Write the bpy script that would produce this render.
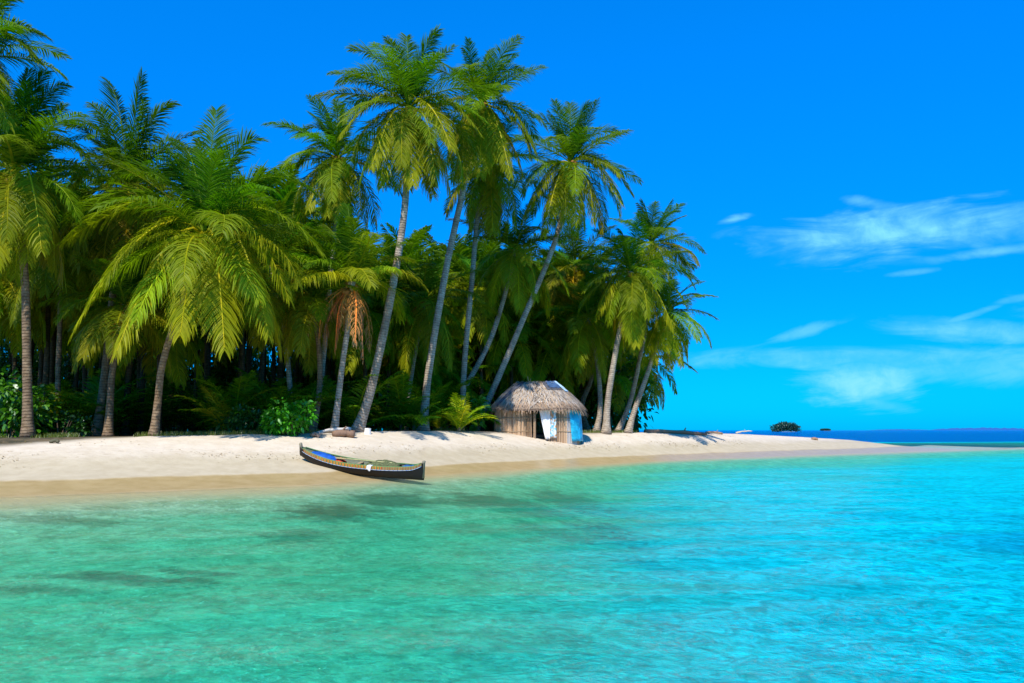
import bpy, math, random
import numpy as np
from mathutils import Vector, Matrix

R = math.radians
for o in list(bpy.data.objects):
    bpy.data.objects.remove(o)
sc = bpy.context.scene
col = sc.collection

# ------------------------------------------------------------------ camera
FPX = 796.0
CAM_H = 2.05
PITCH = math.atan(88.5 / FPX)
cam_d = bpy.data.cameras.new('camera')
cam = bpy.data.objects.new('camera', cam_d)
col.objects.link(cam)
cam_d.sensor_width = 36.0
cam_d.lens = 36.0 * FPX / 1024.0
cam_d.clip_start = 0.1
cam_d.clip_end = 30000
cam.location = (0, 0, CAM_H)
cam.rotation_euler = (math.pi / 2 + PITCH, 0, 0)
sc.camera = cam
sc.render.resolution_x = 1024
sc.render.resolution_y = 683
sc.view_settings.view_transform = 'Standard'
sc.view_settings.look = 'None'
sc.view_settings.gamma = 1
sc.view_settings.exposure = 0.2
sc.render.engine = 'CYCLES'

# ------------------------------------------------------------------ sun and sky
SUN_EL = 50.0
SUN_AZ = 196.0          # compass bearing the light comes from (0 = +Y, clockwise)
sd = bpy.data.lights.new('sun', 'SUN')
sd.energy = 5.0
sd.angle = R(0.53)
sd.color = (1.0, 0.955, 0.88)
sun = bpy.data.objects.new('sun', sd)
col.objects.link(sun)
_sv = Vector((math.sin(R(SUN_AZ)) * math.cos(R(SUN_EL)), math.cos(R(SUN_AZ)) * math.cos(R(SUN_EL)), math.sin(R(SUN_EL))))
sun.rotation_euler = _sv.to_track_quat('Z', 'Y').to_euler()
sun.location = _sv * 60


def ray(u, v):
    a = (u - 512) / FPX
    b = (341.5 - v) / FPX
    return Vector((a, math.cos(PITCH) - b * math.sin(PITCH), math.sin(PITCH) + b * math.cos(PITCH)))


def P(u, v, d):
    """point seen at picture position u, v lying d metres ahead"""
    r = ray(u, v)
    r = r * (d / r.y)
    return Vector((r.x, r.y, r.z + CAM_H))


class NT:
    """small node-tree writer"""
    def __init__(s, tree):
        s.t = tree
        s.n = tree.nodes
        s.l = tree.links
        s.n.clear()

    def node(s, typ, **kw):
        nd = s.n.new(typ)
        for k, v in kw.items():
            setattr(nd, k, v)
        return nd

    def put(s, sock, val):
        if isinstance(val, bpy.types.NodeSocket):
            s.l.new(val, sock)
        elif val is not None:
            sock.default_value = val

    def m(s, op, a, b=None, c=None, clamp=False):
        nd = s.node('ShaderNodeMath', operation=op)
        nd.use_clamp = clamp
        s.put(nd.inputs[0], a)
        if b is not None:
            s.put(nd.inputs[1], b)
        if c is not None:
            s.put(nd.inputs[2], c)
        return nd.outputs[0]

    def mix(s, f, a, b, blend='MIX'):
        nd = s.node('ShaderNodeMix', data_type='RGBA', blend_type=blend)
        s.put(nd.inputs[0], f)
        for sk, v in ((nd.inputs[6], a), (nd.inputs[7], b)):
            if isinstance(v, tuple) and len(v) == 3:
                v = v + (1,)
            s.put(sk, v)
        return nd.outputs[2]

    def ss(s, x, lo, hi, a=0.0, b=1.0):
        nd = s.node('ShaderNodeMapRange', interpolation_type='SMOOTHSTEP')
        s.put(nd.inputs[0], x)
        nd.inputs[1].default_value = lo
        nd.inputs[2].default_value = hi
        nd.inputs[3].default_value = a
        nd.inputs[4].default_value = b
        return nd.outputs[0]

    def noise(s, vec, scale, detail=3, rough=0.55, dist=0.0):
        nd = s.node('ShaderNodeTexNoise')
        s.put(nd.inputs['Vector'], vec)
        nd.inputs['Scale'].default_value = scale
        nd.inputs['Detail'].default_value = detail
        nd.inputs['Roughness'].default_value = rough
        nd.inputs['Distortion'].default_value = dist
        return nd.outputs[0]

    def vmul(s, vec, k):
        nd = s.node('ShaderNodeVectorMath', operation='MULTIPLY')
        s.put(nd.inputs[0], vec)
        nd.inputs[1].default_value = k
        return nd.outputs[0]

    def obj(s):
        return s.node('ShaderNodeTexCoord').outputs['Object']

    def geo(s):
        return s.node('ShaderNodeNewGeometry')

    def xyz(s, vec):
        nd = s.node('ShaderNodeSeparateXYZ')
        s.put(nd.inputs[0], vec)
        return nd.outputs

    def bump(s, h, strength=0.5, dist=0.05, normal=None):
        nd = s.node('ShaderNodeBump')
        s.put(nd.inputs['Height'], h)
        nd.inputs['Strength'].default_value = strength
        nd.inputs['Distance'].default_value = dist
        if normal is not None:
            s.put(nd.inputs['Normal'], normal)
        return nd.outputs[0]


def world():
    w = bpy.data.worlds.new('World')
    sc.world = w
    w.use_nodes = True
    t = NT(w.node_tree)
    sky = t.node('ShaderNodeTexSky', sky_type='NISHITA')
    sky.sun_disc = False
    sky.sun_elevation = R(SUN_EL)
    sky.sun_rotation = R(SUN_AZ)
    sky.altitude = 0
    sky.air_density = 1.0
    sky.dust_density = 0.3
    sky.ozone_density = 2.0
    vec = t.node('ShaderNodeTexCoord').outputs['Generated']
    o = t.xyz(vec)
    el = t.m('ARCSINE', o[2])
    az = t.m('ARCTAN2', o[0], o[1])
    # deep saturated tropical sky: cyan near the sea, azure above
    tint = t.mix(t.ss(el, 0.0, 0.62), (0.001, 0.60, 1.55), (0.002, 1.13, 2.45))
    c = t.mix(1.0, sky.outputs[0], tint, 'MULTIPLY')
    # thin clouds, as soft patches of direction broken up by noise
    cv = t.node('ShaderNodeCombineXYZ')
    t.put(cv.inputs[0], az)
    t.put(cv.inputs[1], t.m('MULTIPLY', el, 3.2))
    nz = t.noise(cv.outputs[0], 7.0, 7, 0.62, 0.9)
    cv2 = t.node('ShaderNodeCombineXYZ')
    t.put(cv2.inputs[0], az)
    t.put(cv2.inputs[1], t.m('MULTIPLY', el, 1.2))
    nz2 = t.noise(cv2.outputs[0], 26.0, 6, 0.6, 0.4)
    tot = None
    for (u, v, a, b, rot, amp) in [(905, 232, 150, 24, -0.01, 1.0), (820, 236, 62, 8, 0.04, 0.75), (960, 222, 110, 9, 0.1, 0.6), (990, 252, 70, 6, 0.03, 0.6), (870, 203, 30, 6, -0.3, 0.4),
                                   (965, 333, 85, 11, -0.12, 0.7), (968, 316, 26, 3, 0.3, 0.45), (855, 381, 62, 24, -0.2, 1.0), (880, 403, 34, 7, -0.2, 0.5), (880, 357, 230, 12, -0.02, 0.5), (1000, 368, 120, 16, 0, .45),
                                   (812, 330, 36, 6, 0.25, 0.45), (735, 219, 18, 4, 0.15, 0.7), (915, 272, 22, 3, 0.05, 0.5),
                                   (1020, 298, 20, 3, 0.15, 0.25), (1350, 260, 160, 30, 0.1, 0.7), (1500, 150, 150, 30, .1, .5), (-300, 180, 200, 40, 0, .6)]:
        r = ray(u, v).normalized()
        el0, az0 = math.asin(r.z), math.atan2(r.x, r.y)
        A, B = a / FPX, b / FPX
        dx = t.m('SUBTRACT', az, az0)
        dy = t.m('SUBTRACT', el, el0)
        x2 = t.m('ADD', t.m('MULTIPLY', dx, math.cos(rot) / A), t.m('MULTIPLY', dy, math.sin(rot) / A))
        y2 = t.m('ADD', t.m('MULTIPLY', dx, -math.sin(rot) / B), t.m('MULTIPLY', dy, math.cos(rot) / B))
        dd = t.m('SQRT', t.m('ADD', t.m('MULTIPLY', x2, x2), t.m('MULTIPLY', y2, y2)))
        dd = t.m('ADD', dd, t.m('MULTIPLY', t.m('SUBTRACT', nz, 0.5), 2.6))
        mk = t.m('MULTIPLY', t.ss(dd, 0.1, 1.15, 1.0, 0.0), amp)
        tot = mk if tot is None else t.m('MAXIMUM', tot, mk)
    cl = t.m('MULTIPLY', tot, t.ss(nz2, 0.28, 0.72, 0.35, 1.0), clamp=True)
    c2 = t.mix(cl, c, (2.2, 7.0, 11.0))
    bg = t.node('ShaderNodeBackground')
    t.put(bg.inputs[0], c2)
    bg.inputs[1].default_value = 0.105
    out = t.node('ShaderNodeOutputWorld')
    t.l.new(bg.outputs[0], out.inputs[0])


world()


# ------------------------------------------------------------------ helpers: objects
def tag(o, label=None, cat=None, group=None, kind=None):
    if label:
        o['label'] = label
    if cat:
        o['category'] = cat
    if group:
        o['group'] = group
    if kind:
        o['kind'] = kind
    return o


def empty(name, loc, label, cat, group=None):
    o = bpy.data.objects.new(name, None)
    o.empty_display_size = 0.3
    o.location = loc
    col.objects.link(o)
    return tag(o, label, cat, group)


def link(name, me, mats, parent=None, loc=(0, 0, 0), smooth=False):
    o = bpy.data.objects.new(name, me)
    if not isinstance(mats, (list, tuple)):
        mats = [mats]
    if len(me.materials) == 0:
        for m_ in mats:
            me.materials.append(m_)
    o.location = loc
    if parent is not None:
        o.parent = parent
    col.objects.link(o)
    if smooth:
        me.polygons.foreach_set('use_smooth', [True] * len(me.polygons))
    return o


class MB:
    """collects faces in one mesh"""
    def __init__(s):
        s.v = []
        s.f = []
        s.c = []          # colour per vertex
        s.mi = []

    def add(s, vs, fs, colr=None, mi=0):
        k = len(s.v)
        s.v += [tuple(p) for p in vs]
        s.f += [tuple(i + k for i in f) for f in fs]
        s.mi += [mi] * len(fs)
        s.c += [tuple(colr) + (1,) if colr else (1, 1, 1, 1)] * len(vs)

    def box(s, c, sx, sy, sz, rot=None, colr=None, mi=0):
        vs = []
        for dx in (-1, 1):
            for dy in (-1, 1):
                for dz in (-1, 1):
                    p = Vector((dx * sx / 2, dy * sy / 2, dz * sz / 2))
                    if rot is not None:
                        p = rot @ p
                    vs.append(p + Vector(c))
        s.add(vs, [(0, 1, 3, 2), (4, 6, 7, 5), (0, 4, 5, 1), (2, 3, 7, 6), (0, 2, 6, 4), (1, 5, 7, 3)], colr, mi)

    def tube(s, pts, rad, n=8, cap=True, colr=None, mi=0, jit=0, rng=None):
        pts = [Vector(p) for p in pts]
        if not isinstance(rad, (list, tuple)):
            rad = [rad] * len(pts)
        vs = []
        ref = Vector((0.31, 0.93, 0.17))
        for i, p in enumerate(pts):
            t = (pts[min(i + 1, len(pts) - 1)] - pts[max(i - 1, 0)]).normalized()
            x = t.cross(ref).normalized()
            y = t.cross(x)
            for k in range(n):
                a = 2 * math.pi * k / n
                r = rad[i] * (1 + (rng.uniform(-jit, jit) if rng else 0))
                vs.append(p + (x * math.cos(a) + y * math.sin(a)) * r)
        fs = []
        for i in range(len(pts) - 1):
            for k in range(n):
                fs.append((i * n + k, i * n + (k + 1) % n, (i + 1) * n + (k + 1) % n, (i + 1) * n + k))
        if cap:
            fs.append(tuple(range(n - 1, -1, -1)))
            fs.append(tuple(range((len(pts) - 1) * n, len(pts) * n)))
        s.add(vs, fs, colr, mi)

    def mesh(s, name, colors=False):
        me = bpy.data.meshes.new(name)
        me.from_pydata(s.v, [], s.f)
        if colors:
            a = me.color_attributes.new('tone', 'FLOAT_COLOR', 'POINT')
            a.data.foreach_set('color', np.array(s.c, dtype=np.float32).ravel())
        if any(s.mi):
            me.polygons.foreach_set('material_index', s.mi)
        me.update()
        return me

    def build(s, name, mats, parent=None, smooth=False, colors=False, loc=(0, 0, 0)):
        return link(name, s.mesh(name, colors), mats, parent, loc, smooth)


def copy_tree(o, parent=None):
    c = o.copy()
    col.objects.link(c)
    if parent is not None:
        c.parent = parent
    for ch in list(o.children):
        copy_tree(ch, c)
    return c


# ------------------------------------------------------------------ materials
def mat(name):
    m_ = bpy.data.materials.new(name)
    m_.use_nodes = True
    t = NT(m_.node_tree)
    out = t.node('ShaderNodeOutputMaterial')
    return m_, t, out


def principled(t, base, rough=0.7, spec=0.3, normal=None):
    p = t.node('ShaderNodeBsdfPrincipled')
    if isinstance(base, tuple) and len(base) == 3:
        base = base + (1,)
    t.put(p.inputs['Base Color'], base)
    t.put(p.inputs['Roughness'], rough)
    p.inputs['Specular IOR Level'].default_value = spec
    if normal is not None:
        t.put(p.inputs['Normal'], normal)
    return p


def simple(name, colr, rough=0.7, spec=0.3, var=0.25, scale=8.0, bump=0.2, stretch=(1, 1, 1)):
    m_, t, out = mat(name)
    vec = t.vmul(t.obj(), stretch)
    n = t.noise(vec, scale, 5, 0.6)
    dark = tuple(c * (1 - var) for c in colr)
    lite = tuple(min(1, c * (1 + var)) for c in colr)
    c = t.mix(t.ss(n, 0.3, 0.7), dark, lite)
    p = principled(t, c, rough, spec, t.bump(n, bump, 0.02))
    t.l.new(p.outputs[0], out.inputs[0])
    return m_


def leaf_mat(name, trans=0.35, rough=0.42, spec=0.45):
    m_, t, out = mat(name)
    at = t.node('ShaderNodeAttribute', attribute_name='tone').outputs['Color']
    g = t.geo()
    rnd = g.outputs['Random Per Island']
    c = t.mix(t.ss(rnd, 0, 1, 0, 0.5), at, t.mix(1.0, at, (1.35, 1.2, 0.8), 'MULTIPLY'))
    c = t.mix(t.ss(t.noise(t.obj(), 0.9, 2), 0.35, 0.7, 0, 0.45), c, t.mix(1.0, c, (0.6, 0.75, 0.8), 'MULTIPLY'))
    p = principled(t, c, rough, spec)
    tr = t.node('ShaderNodeBsdfTranslucent')
    t.put(tr.inputs[0], t.mix(1.0, c, (1.5, 1.7, 0.5), 'MULTIPLY'))
    mx = t.node('ShaderNodeMixShader')
    mx.inputs[0].default_value = trans
    t.l.new(p.outputs[0], mx.inputs[1])
    t.l.new(tr.outputs[0], mx.inputs[2])
    t.l.new(mx.outputs[0], out.inputs[0])
    return m_


def trunk_mat(name, a, b):
    m_, t, out = mat(name)
    at = t.node('ShaderNodeAttribute', attribute_name='tone').outputs['Color']   # x = metres along the trunk
    s_ = t.xyz(at)[0]
    v = t.obj()
    n = t.noise(v, 5.0, 5, 0.65)
    ring = t.m('FRACT', t.m('ADD', t.m('MULTIPLY', s_, 7.0), t.m('MULTIPLY', n, 0.9)))
    groove = t.ss(ring, 0.0, 0.28)
    c = t.mix(t.ss(n, 0.3, 0.72), a, b)
    big = t.noise(v, 0.9, 3, 0.6)
    c = t.mix(t.ss(big, 0.42, 0.68, 0, 0.55), c, (0.13, 0.085, 0.055))
    c = t.mix(groove, t.mix(1.0, c, (0.45, 0.4, 0.36), 'MULTIPLY'), c)
    h = t.m('ADD', groove, t.m('MULTIPLY', n, 0.6))
    p = principled(t, c, 0.85, 0.2, t.bump(h, 0.7, 0.03))
    t.l.new(p.outputs[0], out.inputs[0])
    return m_


def tone_mat(name, rough=0.8, spec=0.2, nscale=12, bump=0.3, stretch=(1, 1, 1)):
    """colour comes from the part's own 'tone' attribute, with fine natural variation"""
    m_, t, out = mat(name)
    at = t.node('ShaderNodeAttribute', attribute_name='tone').outputs['Color']
    n = t.noise(t.vmul(t.obj(), stretch), nscale, 5, 0.6)
    rnd = t.geo().outputs['Random Per Island']
    k = t.m('ADD', t.ss(n, 0.25, 0.75, 0.72, 1.12), t.m('MULTIPLY', rnd, 0.3))
    nd = t.node('ShaderNodeVectorMath', operation='SCALE')
    t.put(nd.inputs[0], at)
    t.put(nd.inputs[3], k)
    p = principled(t, nd.outputs[0], rough, spec, t.bump(n, bump, 0.02))
    t.l.new(p.outputs[0], out.inputs[0])
    return m_


LEAF = leaf_mat('palm_leaf', 0.4, 0.5, 0.12)
BROAD = leaf_mat('broad_leaf', 0.3, 0.35, 0.5)
DRYLEAF = leaf_mat('dry_leaf', 0.2, 0.8, 0.15)
TRUNK = trunk_mat('palm_trunk_grey', (0.30, 0.23, 0.16), (0.56, 0.45, 0.32))
TRUNK_D = trunk_mat('palm_trunk_brown', (0.15, 0.09, 0.04), (0.34, 0.23, 0.13))
TRUNK_S = trunk_mat('palm_trunk_shaded', (0.06, 0.04, 0.015), (0.14, 0.09, 0.04))  # darker trunk copy, the shade of the deep grove put into its colour
COCO = simple('coconut_husk', (0.42, 0.17, 0.035), 0.6, 0.3)
COCO_G = simple('coconut_green', (0.22, 0.24, 0.04), 0.5, 0.4)
STRAW = tone_mat('straw', 0.85, 0.15, 20, 0.3)
WOOD = tone_mat('old_wood', 0.8, 0.2, 14, 0.4, (1, 1, 1))

# ------------------------------------------------------------------ terrain profile
def gp(u, v, z=0.0):
    r = ray(u, v)
    k = (z - CAM_H) / r.z
    return r.x * k, r.y * k


_front = [(-400, 10.0), (-120, 15), (-60, 18), (-30, 21.5)]
for (u, v) in [(0, 497), (150, 492), (300, 486), (420, 477), (500, 471), (560, 467), (640, 462), (700, 459), (800, 455.5), (900, 452), (1000, 449)]:
    _front.append(gp(u, v))
_front += [(75, 108), (120, 120), (400, 150)]
FX = np.array([p[0] for p in _front])
FY = np.array([p[1] for p in _front])
_cr = [(-400, 34, 1.6), (-60, 35, 1.7)]
for (u, v, y) in [(0, 438, 36), (150, 436, 37), (300, 433.5, 40.5), (380, 431.3, 44), (450, 430.8, 49), (540, 432.5, 56), (640, 432.5, 61), (700, 433.0, 68), (740, 434, 75),
                  (800, 437, 80), (850, 440, 87), (900, 446, 92), (950, 449.5, 96)]:
    p = P(u, v, y)
    _cr.append((p.x, y, p.z))
_cr += [(57, 99, -0.02), (66, 104, -0.45), (80, 110, -1.2), (120, 125, -2.5), (400, 160, -3)]
CX = np.array([p[0] for p in _cr])
CY = np.array([p[1] for p in _cr])
CZ = np.array([p[2] for p in _cr])


def vnoise(x, y, seed=0):
    """cheap smooth pseudo noise in [-1, 1]"""
    rg = np.random.RandomState(seed)
    out = np.zeros_like(x, dtype=float)
    for k in range(7):
        a = rg.uniform(0, 2 * math.pi)
        f = rg.uniform(0.6, 1.7)
        out += np.sin((x * math.cos(a) + y * math.sin(a)) * f + rg.uniform(0, 6.28))
    return out / 4.0


def height(x, y):
    x = np.asarray(x, dtype=float)
    y = np.asarray(y, dtype=float)
    yf = np.interp(x, FX, FY)
    yc = np.interp(x, CX, CY)
    zc = np.interp(x, CX, CZ)
    yb = np.interp(x, [-400, 4, 9, 16, 22, 30, 60, 400], [96, 96, 84, 80, 86, 95, 112, 170])
    yf = yf + 0.28 * vnoise(x * 0.9, x * 0.2, 5) + 0.12 * vnoise(x * 2.7, x * 0.3, 6)
    # sea side
    d = np.maximum(yf - y, 0)
    side = np.clip((x + 1) / 9, 0, 1)
    depth = 0.07 * np.minimum(d, 6) + 0.045 * np.clip(d - 6, 0, 12) + 0.03 * np.clip(d - 18, 0, 200)
    depth = depth * (1.0 + 1.3 * side)
    depth = np.minimum(depth, 5.0)
    far = np.clip((-y - 20) / 300, 0, 1)
    z_sea = -depth - 4 * far + 0.05 * vnoise(x * 0.8, y * 0.8, 2) * np.clip(d / 3, 0, 1)
    # beach
    t = np.clip((y - yf) / np.maximum(yc - yf, 0.5), 0, 1)
    prof = 0.32 * t + 0.68 * (t * t * (3 - 2 * t))
    berm = 0.05 * np.sin(np.clip((t - 0.45) / 0.25, 0, 1) * math.pi)
    z_b = zc * prof + np.where(zc > 0.3, berm, 0)
    z_b = z_b + 0.014 * vnoise(x * 2.1, y * 2.1, 3) * np.clip((t - 0.35) * 4, 0, 1) + 0.012 * vnoise(x * 4.3, y * 3.9, 9) * np.clip((t - 0.45) * 4, 0, 1)
    # behind the crest
    e = np.clip((y - yb) / 14, 0, 3)
    z_p = np.where(y < yb, zc, zc - (zc + 1.2) * np.minimum(e, 1) - 4 * np.clip(e - 1, 0, 2))
    z = np.where(y < yf, z_sea, np.where(y < yc, z_b, z_p))
    return z


def hz(x, y):
    return float(height(np.array([x]), np.array([y]))[0])


def ground_at(u, v, lo=20, hi=110):
    """where the line of sight through u, v meets the beach"""
    r = ray(u, v)
    prev = None
    for k in range(1200):
        y = lo + (hi - lo) * k / 1200
        q = r * (y / r.y)
        z = q.z + CAM_H
        h = max(hz(q.x, y), 0.0)
        if z <= h:
            return Vector((q.x, y, h))
    return Vector((r.x / r.y * hi, hi, hz(r.x / r.y * hi, hi)))


def axis(lo, hi, step, far_lo, far_hi, g=1.22):
    a = list(np.arange(lo, hi + 1e-6, step))
    s = step
    p = hi
    while p < far_hi:
        s *= g
        p += s
        a.append(p)
    s = step
    p = lo
    while p > far_lo:
        s *= g
        p -= s
        a.insert(0, p)
    return np.array(a)


def sheet(name, xs, ys, zf, mats, smooth=True, attr=None):
    X, Y = np.meshgrid(xs, ys)
    Z = zf(X, Y)
    nx, ny = len(xs), len(ys)
    co = np.stack([X, Y, Z], -1).reshape(-1, 3).astype(np.float32)
    i = (np.arange(ny - 1)[:, None] * nx + np.arange(nx - 1)[None, :])
    f = np.stack([i, i + 1, i + nx + 1, i + nx], -1).reshape(-1, 4)
    me = bpy.data.meshes.new(name)
    me.vertices.add(len(co))
    me.vertices.foreach_set('co', co.ravel())
    me.loops.add(f.size)
    me.loops.foreach_set('vertex_index', f.ravel().astype(np.int32))
    me.polygons.add(len(f))
    me.polygons.foreach_set('loop_start', np.arange(0, f.size, 4, dtype=np.int32))
    me.polygons.foreach_set('loop_total', np.full(len(f), 4, dtype=np.int32))
    me.update(calc_edges=True)
    if attr:
        a = me.attributes.new(attr[0], 'FLOAT', 'POINT')
        a.data.foreach_set('value', attr[1](X, Y).ravel().astype(np.float32))
    o = link(name, me, mats, smooth=smooth)
    return o


def sand_material():
    m_, t, out = mat('coral_sand')
    g = t.geo()
    pos = g.outputs['Position']
    px = t.xyz(pos)
    z = px[2]
    big = t.noise(pos, 0.35, 4, 0.6)
    mid = t.noise(pos, 1.7, 5, 0.65)
    fine = t.noise(pos, 38, 3, 0.7)
    dry = t.mix(t.ss(mid, 0.3, 0.7), (0.62, 0.50, 0.345), (0.70, 0.585, 0.425))
    dry = t.mix(t.ss(fine, 0.55, 0.75, 0, 0.35), dry, (0.55, 0.43, 0.30))
    # the damp middle of the beach, then the wet band by the water
    damp = t.mix(t.ss(mid, 0.3, 0.7), (0.46, 0.365, 0.22), (0.53, 0.43, 0.27))
    zz = t.m('ADD', z, t.m('MULTIPLY', t.m('SUBTRACT', big, 0.5), 0.5))
    c = t.mix(t.ss(zz, 0.75, 1.35), damp, dry)
    wet = t.mix(t.ss(mid, 0.3, 0.7), (0.40, 0.275, 0.11), (0.48, 0.34, 0.15))
    zw = t.m('ADD', z, t.m('MULTIPLY', t.m('SUBTRACT', big, 0.5), 0.16))
    wetf = t.ss(zw, 0.30, 0.37, 1.0, 0.0)
    c = t.mix(wetf, c, wet)
    # litter line of dried weed at the top of the tide
    lt = t.noise(t.vmul(pos, (1.6, 4.0, 4.0)), 1.8, 6, 0.75)
    band = t.m('MULTIPLY', t.ss(z, 0.85, 1.0), t.ss(z, 1.2, 1.35, 1, 0))
    c = t.mix(t.m('MULTIPLY', band, t.ss(lt, 0.56, 0.66)), c, (0.42, 0.31, 0.19))
    # under water: pale sand with mottling and dark weed patches
    mot = t.noise(t.vmul(pos, (1.0, 1.0, 1)), 1.4, 6, 0.7, 0.3)
    sea = t.mix(t.ss(mot, 0.35, 0.65), (0.42, 0.42, 0.27), (0.80, 0.75, 0.55))
    rip = t.noise(t.vmul(pos, (1.0, 0.9, 1)), 3.2, 5, 0.7, 1.5)
    sea = t.mix(t.ss(rip, 0.36, 0.60), t.mix(1.0, sea, (0.58, 0.62, 0.64), 'MULTIPLY'), sea)
    fleck = t.noise(t.vmul(pos, (1.0, 0.8, 1)), 8.0, 3, 0.7, 1.0)  # pale flecks at the peaks of a fine noise
    sea = t.mix(t.ss(fleck, 0.60, 0.66, 0, 0.8), sea, (0.95, 0.93, 0.85))
    sea = t.mix(t.ss(z, -0.30, -0.02), sea, (0.60, 0.48, 0.27))
    c = t.mix(t.ss(z, -0.04, 0.03, 1, 0), c, sea)
    tot = None
    nzz = t.noise(t.vmul(pos, (0.8, 0.9, 1)), 1.3, 7, 0.8)
    for (u, v, a, b, amp) in WEED:
        x0, y0 = gp(u, v, 0)
        dx = t.m('DIVIDE', t.m('SUBTRACT', px[0], x0), a)
        dy = t.m('DIVIDE', t.m('SUBTRACT', px[1], y0), b)
        dd = t.m('SQRT', t.m('ADD', t.m('MULTIPLY', dx, dx), t.m('MULTIPLY', dy, dy)))
        dd = t.m('ADD', dd, t.m('MULTIPLY', t.m('SUBTRACT', nzz, 0.5), 2.8))
        mk = t.m('MULTIPLY', t.ss(dd, 0.35, 1.1, 1, 0), amp)
        tot = mk if tot is None else t.m('MAXIMUM', tot, mk)
    tot = t.m('MULTIPLY', tot, t.ss(z, -0.10, -0.04, 1, 0))
    c = t.mix(tot, c, (0.035, 0.03, 0.012))
    # leaf litter and soil inside the grove
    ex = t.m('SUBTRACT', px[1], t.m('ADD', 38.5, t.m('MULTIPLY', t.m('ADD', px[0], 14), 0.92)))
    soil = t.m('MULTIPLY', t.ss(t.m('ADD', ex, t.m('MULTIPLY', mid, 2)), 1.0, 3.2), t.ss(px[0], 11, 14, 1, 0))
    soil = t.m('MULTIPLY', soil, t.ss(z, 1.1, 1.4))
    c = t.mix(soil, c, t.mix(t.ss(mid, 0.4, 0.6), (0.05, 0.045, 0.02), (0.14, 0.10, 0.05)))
    dent = t.noise(pos, 2.6, 4, 0.6)
    h = t.m('ADD', t.m('MULTIPLY', dent, t.ss(z, 0.5, 0.9)), t.m('MULTIPLY', fine, 0.05))
    rough = t.m('SUBTRACT', 0.95, t.m('MULTIPLY', wetf, 0.62))
    p = principled(t, c, rough, 0.25, t.bump(h, 0.45, 0.10))
    t.l.new(p.outputs[0], out.inputs[0])
    return m_


# dark weed and rock patches on the bottom: picture place, half sizes in metres, strength
WEED = [(335, 496, 2.0, 2.2, 0.95), (395, 488, 2.0, 2.2, 0.8), (300, 509, 1.2, 1.4, 0.7), (510, 485, 3.6, 2.8, 0.9), (575, 479, 2.6, 3.6, 0.9), (612, 489, 2.0, 2.8, 0.95), (560, 494, 2.2, 1.6, 0.7),
        (130, 537, 2.0, 0.55, 0.9), (40, 545, 1.6, 0.4, 0.6), (200, 531, 1.2, 0.4, .8), (818, 594, 0.55, 0.5, 0.85), (672, 527, 0.8, 1.0, 0.5), (470, 499, 2.0, 1.2, 0.5), (75, 507, 2.0, 0.8, 0.5), (640, 500, 1.2, 1.4, 0.5)]

xs = axis(-42, 66, 0.4, -9000, 9000)
ys = axis(4, 112, 0.36, -600, 12000)
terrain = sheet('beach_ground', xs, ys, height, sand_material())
tag(terrain, kind='structure')


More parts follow.
